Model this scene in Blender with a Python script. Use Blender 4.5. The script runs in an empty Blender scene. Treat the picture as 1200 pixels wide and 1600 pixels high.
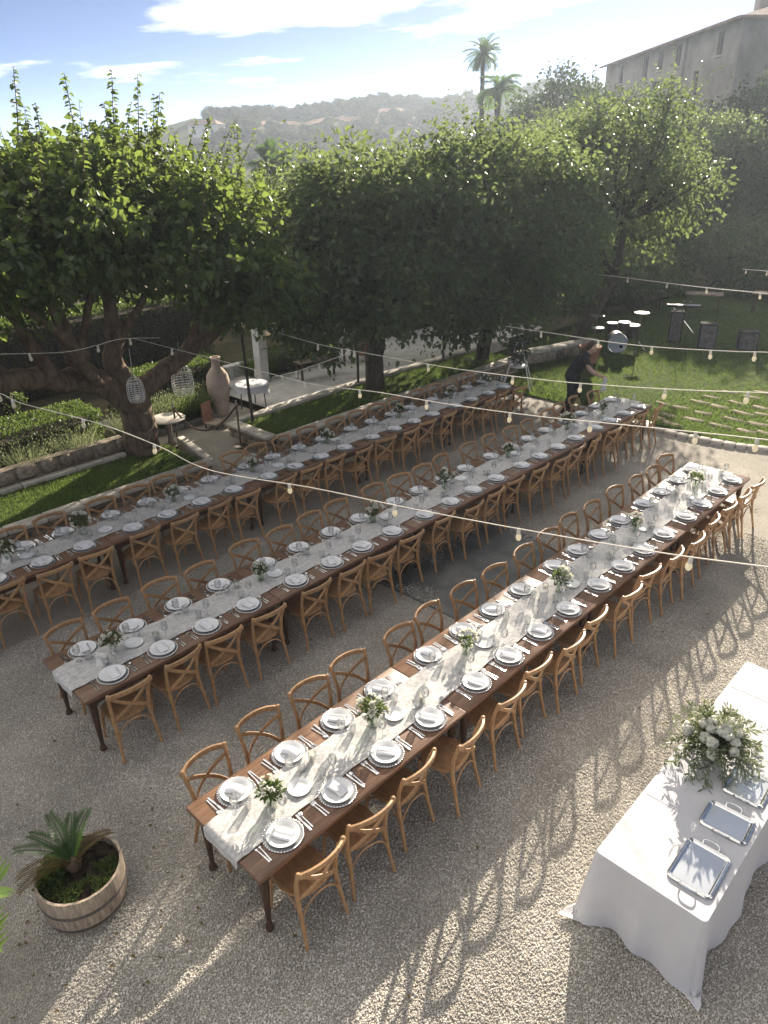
import bpy, math, random
import numpy as np
from mathutils import Vector, Matrix, Euler
random.seed(7); RNG = np.random.default_rng(7)
PI = math.pi; R = math.radians
SC = bpy.context.scene
COL = SC.collection

# ------------------------------------------------------------------ camera
CAM = np.array((4.186, -1.866, 5.581))
def _cam():
    yaw, pitch, roll = R(-44.30), R(26.50), R(-1.05)
    f = np.array([math.sin(yaw)*math.cos(pitch), math.cos(yaw)*math.cos(pitch), -math.sin(pitch)])
    r = np.array([math.cos(yaw), -math.sin(yaw), 0.0]); u = np.cross(r, f)
    r2 = r*math.cos(roll)+u*math.sin(roll); u2 = -r*math.sin(roll)+u*math.cos(roll)
    cd = bpy.data.cameras.new('camera'); co = bpy.data.objects.new('camera', cd); COL.objects.link(co)
    m = Matrix.Identity(4)
    for i in range(3):
        m[i][0], m[i][1], m[i][2], m[i][3] = r2[i], u2[i], -f[i], CAM[i]
    co.matrix_world = m
    cd.sensor_fit = 'VERTICAL'; cd.sensor_height = 36.0; cd.lens = 36.0*1125.5/1600
    cd.clip_start = 0.05; cd.clip_end = 6000
    SC.camera = co
_cam()

# ------------------------------------------------------------------ light
SUN_AZ, SUN_EL = R(-24.0), R(19.6)          # azimuth measured from +Y towards +X
SKY_STRENGTH = 0.05; SUN_STRENGTH = 5.0; EXPOSURE = 1.64
sd = bpy.data.lights.new('sun', 'SUN'); sd.energy = SUN_STRENGTH; sd.angle = R(0.55); sd.color = (1.0, 0.89, 0.74)
so = bpy.data.objects.new('sun', sd); COL.objects.link(so)
SUNV = Vector((math.sin(SUN_AZ)*math.cos(SUN_EL), math.cos(SUN_AZ)*math.cos(SUN_EL), math.sin(SUN_EL)))
so.rotation_euler = SUNV.to_track_quat('Z', 'Y').to_euler(); so.location = (0, 0, 40)

def build_world():
    w = bpy.data.worlds.new('World'); SC.world = w; w.use_nodes = True
    nt = w.node_tree; N = nt.nodes; L = nt.links; N.clear()
    out = N.new('ShaderNodeOutputWorld'); bg = N.new('ShaderNodeBackground'); bg.inputs[1].default_value = SKY_STRENGTH
    sky = N.new('ShaderNodeTexSky'); sky.sky_type = 'NISHITA'; sky.sun_disc = False
    sky.sun_elevation = SUN_EL; sky.sun_rotation = SUN_AZ; sky.altitude = 50
    sky.air_density = 0.24; sky.dust_density = 0.035; sky.ozone_density = 2.0
    tc = N.new('ShaderNodeTexCoord'); sx = N.new('ShaderNodeSeparateXYZ'); L.new(tc.outputs['Generated'], sx.inputs[0])
    def m(op, a, b=None, clamp=False):
        n = N.new('ShaderNodeMath'); n.operation = op; n.use_clamp = clamp
        for i, v in enumerate((a, b)):
            if v is None: continue
            if isinstance(v, (int, float)): n.inputs[i].default_value = v
            else: L.new(v, n.inputs[i])
        return n.outputs[0]
    zz = m('ADD', m('MAXIMUM', sx.outputs[2], 0.0), 0.055)
    cx = N.new('ShaderNodeCombineXYZ'); L.new(m('DIVIDE', sx.outputs[0], zz), cx.inputs[0]); L.new(m('DIVIDE', sx.outputs[1], zz), cx.inputs[1])
    mp = N.new('ShaderNodeMapping'); L.new(cx.outputs[0], mp.inputs[0])
    mp.inputs['Rotation'].default_value = (0, 0, R(-44)); mp.inputs['Scale'].default_value = (0.22, 0.34, 1); mp.inputs['Location'].default_value = CLOUD_LOC
    nz = N.new('ShaderNodeTexNoise'); nz.inputs['Scale'].default_value = 1.0; nz.inputs['Detail'].default_value = 9; nz.inputs['Roughness'].default_value = 0.58
    nz.inputs['Distortion'].default_value = 0.25; L.new(mp.outputs[0], nz.inputs['Vector'])
    cr = N.new('ShaderNodeValToRGB'); e = cr.color_ramp.elements; e[0].position = 0.565; e[0].color = (0, 0, 0, 1); e[1].position = 0.645; e[1].color = (1, 1, 1, 1)
    L.new(m('ADD', nz.outputs[0], m('MINIMUM', m('MULTIPLY', sx.outputs[2], .30), .11)), cr.inputs[0])  # cloud cover thickened overhead, out of view, added to fill the shade
    fade = m('MULTIPLY', cr.outputs[0], m('MULTIPLY', m('SUBTRACT', sx.outputs[2], 0.03), 14.0, True))
    # clouds: brightened, whitened version of the sky behind them
    mx = N.new('ShaderNodeMix'); mx.data_type = 'RGBA'
    wh = N.new('ShaderNodeMix'); wh.data_type = 'RGBA'; wh.inputs['Factor'].default_value = 0.85
    L.new(sky.outputs[0], wh.inputs['A']); wh.inputs['B'].default_value = (16.5, 15.6, 14.4, 1)  # cloud white raised for more fill light
    L.new(m('MULTIPLY', fade, 0.9), mx.inputs['Factor']); L.new(sky.outputs[0], mx.inputs['A']); L.new(wh.outputs['Result'], mx.inputs['B'])
    L.new(mx.outputs['Result'], bg.inputs[0]); L.new(bg.outputs[0], out.inputs[0])
CLOUD_LOC = (0.4, 4.6, 0)
build_world()
vs = SC.view_settings; vs.view_transform = 'Standard'; vs.look = 'None'; vs.gamma = 1.0; vs.exposure = EXPOSURE; vs.use_curve_mapping = False
SC.render.engine = 'CYCLES'
cy = SC.cycles; cy.max_bounces = 7; cy.diffuse_bounces = 3; cy.glossy_bounces = 3; cy.transmission_bounces = 4; cy.transparent_max_bounces = 12
cy.volume_bounces = 0; cy.caustics_reflective = False; cy.caustics_refractive = False; cy.use_denoising = True; cy.sample_clamp_indirect = 6.0
cy.blur_glossy = 0.6

# ------------------------------------------------------------------ mesh helpers
class MB:
    """collects vertices and faces, builds one mesh"""
    def __init__(s): s.v = []; s.n = 0; s.f = []; s.mi = []
    def add(s, V, F, mi=0):
        V = np.asarray(V, float).reshape(-1, 3); s.v.append(V)
        for f in F: s.f.append(tuple(int(i)+s.n for i in f)); s.mi.append(mi)
        s.n += len(V); return s
    def box(s, c, d, rz=0, mi=0, taper=1.0):
        x, y, z = d[0]/2, d[1]/2, d[2]/2
        V = np.array([(-x,-y,-z),(x,-y,-z),(x,y,-z),(-x,y,-z),(-x*taper,-y*taper,z),(x*taper,-y*taper,z),(x*taper,y*taper,z),(-x*taper,y*taper,z)])
        if rz: V[:, :2] = V[:, :2] @ np.array([[math.cos(rz), math.sin(rz)], [-math.sin(rz), math.cos(rz)]])
        return s.add(V+np.array(c), [(0,3,2,1),(4,5,6,7),(0,1,5,4),(1,2,6,5),(2,3,7,6),(3,0,4,7)], mi)
    def bbox(s, c, d, b=0.004, mi=0):
        """box with chamfered top and side edges"""
        x, y, z = d[0]/2, d[1]/2, d[2]/2
        def ring(ix, zz):
            a, e = x-ix, y-ix
            k = min(b, a, e)
            return [(-a+k,-e,zz),(a-k,-e,zz),(a,-e+k,zz),(a,e-k,zz),(a-k,e,zz),(-a+k,e,zz),(-a,e-k,zz),(-a,-e+k,zz)]
        V = np.array(ring(b, -z)+ring(0, -z+b)+ring(0, z-b)+ring(b, z)); F = [tuple(range(7, -1, -1)), tuple(range(24, 32))]
        for k in range(3):
            for i in range(8): j = (i+1) % 8; F.append((k*8+i, k*8+j, k*8+8+j, k*8+8+i))
        return s.add(V+np.array(c), F, mi)
    def lathe(s, prof, seg=16, c=(0,0,0), mi=0, cap=True, sx=1, sy=1):
        a = np.arange(seg)*2*PI/seg; V = []
        for r, z in prof: V += [(r*math.cos(t)*sx, r*math.sin(t)*sy, z) for t in a]
        F = []
        for k in range(len(prof)-1):
            for i in range(seg): j = (i+1) % seg; F.append((k*seg+i, k*seg+j, k*seg+seg+j, k*seg+seg+i))
        if cap:
            if prof[0][0] > 1e-5: F.append(tuple(range(seg-1, -1, -1)))
            if prof[-1][0] > 1e-5: n = (len(prof)-1)*seg; F.append(tuple(range(n, n+seg)))
        return s.add(np.array(V)+np.array(c), F, mi)
    def tube(s, path, rad, seg=8, mi=0, cap=True):
        P = np.asarray(path, float); n = len(P); rad = np.broadcast_to(np.asarray(rad, float), (n,))
        T = np.gradient(P, axis=0); T /= np.linalg.norm(T, axis=1)[:, None]+1e-12
        ref = np.array((0, 0, 1.)) if abs(T[0][2]) < .9 else np.array((1., 0, 0))
        u = np.cross(T[0], ref); u /= np.linalg.norm(u); V = []
        a = np.arange(seg)*2*PI/seg; ca, sa = np.cos(a)[:, None], np.sin(a)[:, None]
        for i in range(n):
            u = u-T[i]*(u@T[i]); u /= np.linalg.norm(u)+1e-12; w = np.cross(T[i], u)
            V.append(P[i]+rad[i]*(ca*u+sa*w))
        F = []
        for k in range(n-1):
            for i in range(seg): j = (i+1) % seg; F.append((k*seg+i, k*seg+j, k*seg+seg+j, k*seg+seg+i))
        if cap: F += [tuple(range(seg-1, -1, -1)), tuple(range((n-1)*seg, n*seg))]
        return s.add(np.concatenate(V), F, mi)
    def strip(s, path, w, h, up=(0,0,1), mi=0):
        """rounded bar of section w (sideways) x h (along up)"""
        P = np.asarray(path, float); n = len(P); up = np.asarray(up, float)
        T = np.gradient(P, axis=0); T /= np.linalg.norm(T, axis=1)[:, None]+1e-12; V = []
        w = np.broadcast_to(np.asarray(w, float), (n,)); h = np.broadcast_to(np.asarray(h, float), (n,))
        sec = [(-.5,-.3),(-.3,-.5),(.3,-.5),(.5,-.3),(.5,.3),(.3,.5),(-.3,.5),(-.5,.3)]
        for i in range(n):
            sd_ = np.cross(T[i], up); sd_ /= np.linalg.norm(sd_)+1e-12; uu = np.cross(sd_, T[i])
            V += [P[i]+sd_*a*w[i]+uu*b*h[i] for a, b in sec]
        F = []; k8 = 8
        for k in range(n-1):
            for i in range(8): j = (i+1) % 8; F.append((k*8+i, k*8+j, k*8+8+j, k*8+8+i))
        F += [tuple(range(7, -1, -1)), tuple(range((n-1)*8, n*8))]
        return s.add(np.array(V), F, mi)
    def blob(s, c, r, seg=8, ring=5, jit=0.0, mi=0):
        r = np.broadcast_to(np.asarray(r, float), (3,)); V = [(0, 0, -1)]
        for k in range(1, ring):
            t = -PI/2+PI*k/ring
            V += [(math.cos(t)*math.cos(2*PI*i/seg), math.cos(t)*math.sin(2*PI*i/seg), math.sin(t)) for i in range(seg)]
        V.append((0, 0, 1)); V = np.array(V)
        if jit: V *= 1+RNG.uniform(-jit, jit, (len(V), 1))
        F = [(0, 1+(i+1) % seg, 1+i) for i in range(seg)]
        for k in range(ring-2):
            for i in range(seg): j = (i+1) % seg; F.append((1+k*seg+i, 1+k*seg+j, 1+k*seg+seg+j, 1+k*seg+seg+i))
        n = 1+(ring-1)*seg; F += [(n, n-seg+i, n-seg+(i+1) % seg) for i in range(seg)]
        return s.add(V*r+np.array(c), F, mi)
    def mesh(s, name, mats, smooth=True):
        me = bpy.data.meshes.new(name)
        V = np.concatenate(s.v) if s.v else np.zeros((0, 3))
        me.vertices.add(len(V)); me.vertices.foreach_set('co', V.astype(np.float32).ravel())
        ln = np.array([len(f) for f in s.f], np.int32); st = np.concatenate(([0], np.cumsum(ln)[:-1])).astype(np.int32)
        me.loops.add(int(ln.sum())); me.loops.foreach_set('vertex_index', np.concatenate([np.array(f, np.int32) for f in s.f]))
        me.polygons.add(len(ln)); me.polygons.foreach_set('loop_start', st); me.polygons.foreach_set('loop_total', ln)
        me.polygons.foreach_set('use_smooth', np.full(len(ln), smooth, bool))
        if not isinstance(mats, (list, tuple)): mats = [mats]
        for m_ in mats: me.materials.append(m_)
        if len(mats) > 1: me.polygons.foreach_set('material_index', np.array(s.mi, np.int32))
        me.update(calc_edges=True)
        if smooth:
            try: me.set_sharp_from_angle(angle=R(42))
            except Exception: pass
        return me
    def build(s, name, mat, parent=None, smooth=True, loc=None, rz=0):
        return link(name, s.mesh(name, mat, smooth), parent, loc, rz)

def np_mesh(name, V, F, mat, smooth=False):
    me = bpy.data.meshes.new(name); V = np.asarray(V, np.float32); F = np.asarray(F, np.int32); k = F.shape[1]
    me.vertices.add(len(V)); me.vertices.foreach_set('co', V.ravel())
    me.loops.add(F.size); me.loops.foreach_set('vertex_index', F.ravel())
    me.polygons.add(len(F)); me.polygons.foreach_set('loop_start', np.arange(len(F), dtype=np.int32)*k); me.polygons.foreach_set('loop_total', np.full(len(F), k, np.int32))
    me.polygons.foreach_set('use_smooth', np.full(len(F), smooth, bool)); me.materials.append(mat); me.update(calc_edges=True)
    return me
def link(name, data, parent=None, loc=None, rz=0):
    o = bpy.data.objects.new(name, data); COL.objects.link(o)
    if loc is not None: o.location = loc
    if rz: o.rotation_euler = (0, 0, rz)
    if parent is not None: o.parent = parent
    return o
def tag(o, label, cat, group=None, kind=None):
    o['label'] = label; o['category'] = cat
    if group: o['group'] = group
    if kind: o['kind'] = kind
    return o
def thing(name, label, cat, loc=(0,0,0), rz=0, group=None):
    return tag(link(name, None, None, loc, rz), label, cat, group)
def struct(o, kind='structure'): o['kind'] = kind; return o
def copy_tree(o, parent=None):
    c = o.copy(); COL.objects.link(c)
    if parent is not None: c.parent = parent
    for ch in o.children: copy_tree(ch, c)
    return c
ORD = 'zeroth first second third fourth fifth sixth seventh eighth ninth tenth eleventh twelfth thirteenth fourteenth fifteenth sixteenth seventeenth eighteenth nineteenth twentieth'.split()
def spline(P, n):
    """Catmull-Rom resample"""
    P = np.asarray(P, float); Q = np.vstack([2*P[0]-P[1], P, 2*P[-1]-P[-2]]); m = len(P)-1; out = []
    for t in np.linspace(0, m-1e-6, n):
        i = int(t); u = t-i; a, b, c, d = Q[i], Q[i+1], Q[i+2], Q[i+3]
        out.append(.5*((2*b)+(-a+c)*u+(2*a-5*b+4*c-d)*u*u+(-a+3*b-3*c+d)*u**3))
    return np.array(out)

# ------------------------------------------------------------------ materials
def mat(name, ca, cb=None, rough=.6, scale=8, detail=5, bump=0, bscale=60, spec=.4, metal=0, sheen=0, coord='Object', stretch=None, lo=.35, hi=.65, rand=0, voro=False, cc=None):
    m = bpy.data.materials.new(name); m.use_nodes = True; nt = m.node_tree; N = nt.nodes; L = nt.links
    p = N['Principled BSDF']; p.inputs['Roughness'].default_value = rough; p.inputs['Specular IOR Level'].default_value = spec; p.inputs['Metallic'].default_value = metal
    if sheen: p.inputs['Sheen Weight'].default_value = sheen
    if cb is None: cb = ca
    tc = N.new('ShaderNodeTexCoord'); vec = tc.outputs[coord]
    if stretch:
        mp = N.new('ShaderNodeMapping'); mp.inputs['Scale'].default_value = stretch; L.new(vec, mp.inputs[0]); vec = mp.outputs[0]
    nz = N.new('ShaderNodeTexNoise'); nz.inputs['Scale'].default_value = scale; nz.inputs['Detail'].default_value = detail; nz.inputs['Roughness'].default_value = .62; L.new(vec, nz.inputs['Vector'])
    cr = N.new('ShaderNodeValToRGB'); e = cr.color_ramp.elements; e[0].position = lo; e[0].color = (*ca, 1); e[1].position = hi; e[1].color = (*cb, 1)
    if cc: k = cr.color_ramp.elements.new((lo+hi)/2); k.color = (*cc, 1)
    L.new(nz.outputs[0], cr.inputs[0]); colr = cr.outputs[0]
    if rand:
        oi = N.new('ShaderNodeObjectInfo'); hs = N.new('ShaderNodeHueSaturation'); mr = N.new('ShaderNodeMapRange')
        mr.inputs[3].default_value = 1-rand; mr.inputs[4].default_value = 1+rand; L.new(oi.outputs['Random'], mr.inputs[0]); L.new(mr.outputs[0], hs.inputs['Value']); L.new(colr, hs.inputs['Color']); colr = hs.outputs[0]
    L.new(colr, p.inputs['Base Color'])
    if bump:
        b = N.new('ShaderNodeBump'); b.inputs['Strength'].default_value = 1; b.inputs['Distance'].default_value = bump
        if voro: n2 = N.new('ShaderNodeTexVoronoi'); n2.inputs['Scale'].default_value = bscale; h = n2.outputs['Distance']
        else: n2 = N.new('ShaderNodeTexNoise'); n2.inputs['Scale'].default_value = bscale; n2.inputs['Detail'].default_value = 4; h = n2.outputs[0]
        L.new(vec, n2.inputs['Vector']); L.new(h, b.inputs['Height']); L.new(b.outputs[0], p.inputs['Normal'])
    return m
def leafmat(name, ca, cb, trans, tf=.42, rough=.42, scale=3.0, spec=.45, bscale=None):
    """leaf: glossy skin + light shining through"""
    m = bpy.data.materials.new(name); m.use_nodes = True; nt = m.node_tree; N = nt.nodes; L = nt.links
    p = N['Principled BSDF']; p.inputs['Roughness'].default_value = rough; p.inputs['Specular IOR Level'].default_value = spec
    tc = N.new('ShaderNodeTexCoord'); nz = N.new('ShaderNodeTexNoise'); nz.inputs['Scale'].default_value = scale; nz.inputs['Detail'].default_value = 6; L.new(tc.outputs['Object'], nz.inputs['Vector'])
    wn = N.new('ShaderNodeTexWhiteNoise'); gm = N.new('ShaderNodeNewGeometry'); wn.noise_dimensions = '1D'; L.new(gm.outputs['Random Per Island'], wn.inputs['W'])
    ad = N.new('ShaderNodeMath'); ad.operation = 'MULTIPLY_ADD'; ad.inputs[1].default_value = .5; L.new(wn.outputs['Value'], ad.inputs[0])
    sc_ = N.new('ShaderNodeMath'); sc_.operation = 'MULTIPLY'; sc_.inputs[1].default_value = .5; L.new(nz.outputs[0], sc_.inputs[0]); L.new(sc_.outputs[0], ad.inputs[2])
    cr = N.new('ShaderNodeValToRGB'); e = cr.color_ramp.elements; e[0].position = .2; e[0].color = (*ca, 1); e[1].position = .8; e[1].color = (*cb, 1); L.new(ad.outputs[0], cr.inputs[0])
    L.new(cr.outputs[0], p.inputs['Base Color'])
    t = N.new('ShaderNodeBsdfTranslucent'); t.inputs[0].default_value = (*trans, 1)
    mx = N.new('ShaderNodeMixShader'); mx.inputs[0].default_value = tf; L.new(p.outputs[0], mx.inputs[1]); L.new(t.outputs[0], mx.inputs[2])
    L.new(mx.outputs[0], N['Material Output'].inputs[0])
    return m
def glassmat(name, tint=(.96,.98,.97), refl=.16, rough=.03):
    m = bpy.data.materials.new(name); m.use_nodes = True; N = m.node_tree.nodes; L = m.node_tree.links
    N.remove(N['Principled BSDF']); t = N.new('ShaderNodeBsdfTransparent'); t.inputs[0].default_value = (*tint, 1)
    g = N.new('ShaderNodeBsdfGlossy'); g.inputs[1].default_value = rough; lw = N.new('ShaderNodeLayerWeight'); lw.inputs[0].default_value = .35
    ma = N.new('ShaderNodeMath'); ma.operation = 'MULTIPLY_ADD'; ma.inputs[1].default_value = .75; ma.inputs[2].default_value = refl*.4; L.new(lw.outputs['Facing'], ma.inputs[0])
    mx = N.new('ShaderNodeMixShader'); L.new(ma.outputs[0], mx.inputs[0]); L.new(t.outputs[0], mx.inputs[1]); L.new(g.outputs[0], mx.inputs[2]); L.new(mx.outputs[0], N['Material Output'].inputs[0])
    return m
def fabricmat(name, ca, cb, tf=.3, scale=30, bump=.002, bscale=90, lo=.35, hi=.65, stretch=None, distort=0):
    m = mat(name, ca, cb, rough=.85, scale=scale, bump=bump, bscale=bscale, spec=.15, lo=lo, hi=hi, stretch=stretch)
    nt = m.node_tree; N = nt.nodes; L = nt.links; p = N['Principled BSDF']
    t = N.new('ShaderNodeBsdfTranslucent'); t.inputs[0].default_value = (*[min(.9, c*1.05) for c in cb], 1)
    mx = N.new('ShaderNodeMixShader'); mx.inputs[0].default_value = tf; L.new(p.outputs[0], mx.inputs[1]); L.new(t.outputs[0], mx.inputs[2]); L.new(mx.outputs[0], N['Material Output'].inputs[0])
    return m
M = {}
M['gravel'] = mat('gravel', (.32,.29,.24), (.58,.535,.46), rough=.95, scale=60, detail=6, bump=.02, bscale=75, spec=.15, voro=True, cc=(.47,.43,.365))
M['pebble'] = mat('pebble', (.48,.45,.395), (.63,.595,.535), rough=.9, scale=30, spec=.2, rand=.3)
def patches(m, scale, lo, hi):
    nt = m.node_tree; N = nt.nodes; L = nt.links; p = N['Principled BSDF']; src = p.inputs['Base Color'].links[0].from_socket
    g = N.new('ShaderNodeNewGeometry'); nz = N.new('ShaderNodeTexNoise'); nz.inputs['Scale'].default_value = scale; nz.inputs['Detail'].default_value = 5; L.new(g.outputs['Position'], nz.inputs['Vector'])
    mr = N.new('ShaderNodeMapRange'); mr.inputs[1].default_value = .35; mr.inputs[2].default_value = .65; mr.inputs[3].default_value = lo; mr.inputs[4].default_value = hi; L.new(nz.outputs[0], mr.inputs[0])
    hs = N.new('ShaderNodeHueSaturation'); L.new(mr.outputs[0], hs.inputs['Value']); L.new(src, hs.inputs['Color']); L.new(hs.outputs[0], p.inputs['Base Color'])
patches(M['pebble'], .9, .74, 1.1); patches(M['gravel'], .9, .74, 1.1)
M['earth'] = mat('earth', (.045,.05,.025), (.13,.105,.065), rough=1, scale=1.2, bump=.05, bscale=9, spec=.1)
M['grass_soil'] = mat('grass_soil', (.035,.055,.015), (.075,.10,.03), rough=1, scale=4, bump=.02, bscale=60, spec=.1)
M['hill'] = mat('hill', (.04,.058,.026), (.095,.09,.045), rough=1, scale=.035, detail=8, spec=.05, lo=.42, hi=.68, cc=(.07,.08,.035))
M['redsoil'] = mat('redsoil', (.20,.125,.08), (.30,.20,.13), rough=1, scale=.12, detail=8, spec=.05)
M['concrete'] = mat('concrete', (.11,.115,.11), (.19,.19,.175), rough=.85, scale=2.5, bump=.004, bscale=30, spec=.25)
M['capstone'] = mat('capstone', (.36,.33,.28), (.55,.51,.44), rough=.9, scale=5, bump=.01, bscale=25, spec=.2, rand=.12)
M['rubble'] = mat('rubble', (.17,.135,.10), (.36,.30,.23), rough=.95, scale=4, bump=.02, bscale=18, spec=.15, rand=.25)
M['path'] = mat('path', (.42,.41,.39), (.58,.56,.53), rough=.9, scale=3, bump=.004, bscale=40, spec=.2)
M['plaster'] = mat('plaster', (.62,.60,.56), (.76,.74,.70), rough=.9, scale=2, bump=.006, bscale=20, spec=.2)
M['oldwall'] = mat('oldwall', (.20,.185,.165), (.34,.32,.29), rough=.95, scale=.35, detail=9, bump=.04, bscale=3, spec=.1)
M['rooftile'] = mat('rooftile', (.17,.11,.085), (.28,.20,.155), rough=.9, scale=.8, bump=.05, bscale=4, spec=.1)
M['pane'] = mat('pane', (.02,.025,.03), (.05,.055,.06), rough=.12, scale=2, spec=.6)
M['chairwood'] = mat('chairwood', (.32,.178,.080), (.49,.295,.150), rough=.42, scale=14, stretch=(3,3,.6), bump=.0015, bscale=50, spec=.42, rand=.12)
M['seatwood'] = mat('seatwood', (.26,.145,.068), (.40,.235,.12), rough=.5, scale=10, stretch=(4,.8,4), bump=.002, bscale=120, spec=.35, rand=.12)
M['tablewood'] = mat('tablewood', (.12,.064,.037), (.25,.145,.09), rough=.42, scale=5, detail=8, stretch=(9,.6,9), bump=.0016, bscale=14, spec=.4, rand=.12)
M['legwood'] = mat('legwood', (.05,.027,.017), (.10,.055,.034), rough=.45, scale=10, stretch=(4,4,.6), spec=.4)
M['runner'] = fabricmat('runner', (.46,.455,.45), (.72,.70,.66), tf=.12, scale=38, bump=.006, bscale=38, stretch=(1,.6,1))
M['cloth'] = fabricmat('cloth', (.66,.655,.67), (.71,.705,.72), tf=.2, scale=3, bump=.012, bscale=5)
M['napkin'] = fabricmat('napkin', (.76,.76,.78), (.82,.82,.83), tf=.1, scale=6, bump=.001, bscale=40)
M['china'] = mat('china', (.74,.75,.75), (.80,.80,.79), rough=.16, scale=2, spec=.5)
M['steel'] = mat('steel', (.55,.55,.56), (.68,.68,.68), rough=.2, scale=20, metal=1)
M['silver'] = mat('silver', (.70,.70,.70), (.84,.84,.83), rough=.16, scale=9, metal=1, bump=.0006, bscale=60)
M['mirror'] = mat('mirror', (.70,.74,.78), (.80,.83,.86), rough=.2, scale=3, metal=.62, bump=.0015, bscale=5)
M['glass'] = glassmat('glass', (.97,.98,.98), .35); M['charger'] = glassmat('charger', (.93,.94,.94), .5, .1)
def frost(m, w, c):
    nt = m.node_tree; N = nt.nodes; L = nt.links; o = N['Material Output']; src = o.inputs[0].links[0].from_socket; d = N.new('ShaderNodeBsdfDiffuse'); d.inputs[0].default_value = (*c, 1); mx = N.new('ShaderNodeMixShader'); mx.inputs[0].default_value = w; L.new(src, mx.inputs[1]); L.new(d.outputs[0], mx.inputs[2]); L.new(mx.outputs[0], o.inputs[0])
frost(M['charger'], .3, (.7,.71,.72)); frost(M['glass'], .06, (.85,.87,.88))
M['vaseglass'] = glassmat('vaseglass', (.86,.92,.84), .3, .04)
M['candle'] = mat('candle', (.78,.72,.52), (.86,.80,.60), rough=.5, scale=5)
M['card'] = mat('card', (.72,.71,.66), (.80,.79,.75), rough=.8, scale=30, spec=.2)
M['mulberry'] = leafmat('mulberry', (.03,.056,.016), (.075,.115,.032), (.26,.35,.07), tf=.40, rough=.36)
M['treeleaf'] = leafmat('treeleaf', (.034,.058,.028), (.075,.108,.048), (.22,.29,.09), tf=.42, rough=.4)
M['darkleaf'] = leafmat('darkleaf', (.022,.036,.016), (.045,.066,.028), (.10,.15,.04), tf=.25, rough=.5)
M['oliveleaf'] = leafmat('oliveleaf', (.045,.062,.034), (.115,.135,.085), (.17,.20,.09), tf=.25, rough=.5)
M['bouquetleaf'] = leafmat('bouquetleaf', (.09,.115,.06), (.23,.26,.16), (.26,.30,.14), tf=.3, rough=.45)
M['farleaf'] = leafmat('farleaf', (.04,.06,.026), (.095,.12,.055), (.12,.16,.05), tf=.2, rough=.7, scale=.5)
M['palmleaf'] = leafmat('palmleaf', (.02,.055,.018), (.055,.11,.03), (.16,.28,.05), tf=.3, rough=.35)
M['brightpalm'] = leafmat('brightpalm', (.07,.14,.025), (.13,.22,.045), (.30,.42,.07), tf=.45, rough=.35)
M['drypalm'] = leafmat('drypalm', (.10,.07,.025), (.17,.12,.04), (.25,.18,.04), tf=.3, rough=.5)
M['grass'] = leafmat('grass', (.04,.072,.02), (.09,.135,.038), (.20,.29,.06), tf=.38, rough=.5, scale=1.2)
M['lavender'] = leafmat('lavender', (.10,.13,.06), (.21,.22,.14), (.30,.34,.16), tf=.35, rough=.7)
M['hedge'] = leafmat('hedge', (.03,.055,.014), (.07,.11,.03), (.18,.26,.05), tf=.35, rough=.4)
M['bark'] = mat('bark', (.085,.058,.040), (.20,.145,.10), rough=.95, scale=5, stretch=(2,2,.6), bump=.03, bscale=14, spec=.15)
M['darkbark'] = mat('darkbark', (.045,.036,.028), (.10,.08,.06), rough=.95, scale=5, stretch=(2,2,.5), bump=.03, bscale=12, spec=.15)
M['petal'] = leafmat('petal', (.70,.70,.60), (.84,.82,.74), (.82,.82,.70), tf=.42, rough=.6)
M['stem'] = leafmat('stem', (.04,.07,.022), (.095,.13,.045), (.18,.25,.07), tf=.35, rough=.5)
M['barrel'] = mat('barrel', (.25,.19,.14), (.48,.40,.31), rough=.85, scale=9, stretch=(3,3,.5), bump=.003, bscale=30, spec=.2, rand=.15)
M['iron'] = mat('iron', (.10,.09,.085), (.20,.18,.16), rough=.6, scale=10, metal=.6)
M['soil'] = mat('soil', (.02,.016,.012), (.075,.058,.042), rough=1, scale=14, bump=.03, bscale=30, spec=.1)
M['terracotta'] = mat('terracotta', (.40,.31,.25), (.55,.45,.37), rough=.9, scale=4, bump=.004, bscale=24, spec=.15)
M['redclay'] = mat('redclay', (.30,.15,.09), (.42,.23,.15), rough=.9, scale=5, spec=.15)
M['whitewire'] = mat('whitewire', (.72,.70,.66), (.80,.78,.74), rough=.6, scale=6)
M['blackwood'] = mat('blackwood', (.025,.02,.018), (.06,.045,.035), rough=.5, scale=9)
M['blackcloth'] = mat('blackcloth', (.012,.012,.014), (.03,.03,.033), rough=.9, scale=20, spec=.15, bump=.004, bscale=14)
M['skin'] = mat('skin', (.42,.25,.18), (.52,.33,.25), rough=.55, scale=12)
M['hair'] = mat('hair', (.025,.015,.01), (.06,.035,.022), rough=.45, scale=60)
M['cable'] = mat('cable', (.62,.57,.47), (.75,.70,.60), rough=.7, scale=8)
M['socket'] = mat('socket', (.60,.56,.46), (.72,.68,.58), rough=.6, scale=8)
M['bulb'] = fabricmat('bulb', (.78,.73,.58), (.84,.80,.68), tf=.5, scale=3, bump=0)
M['rope'] = mat('rope', (.05,.025,.018), (.12,.06,.04), rough=.85, scale=40, bump=.004, bscale=90)
M['brass'] = mat('brass', (.16,.13,.11), (.32,.28,.24), rough=.35, scale=9, metal=.9)
M['drumskin'] = mat('drumskin', (.34,.36,.39), (.44,.46,.48), rough=.5, scale=3)
M['stave'] = M['barrel']
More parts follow.
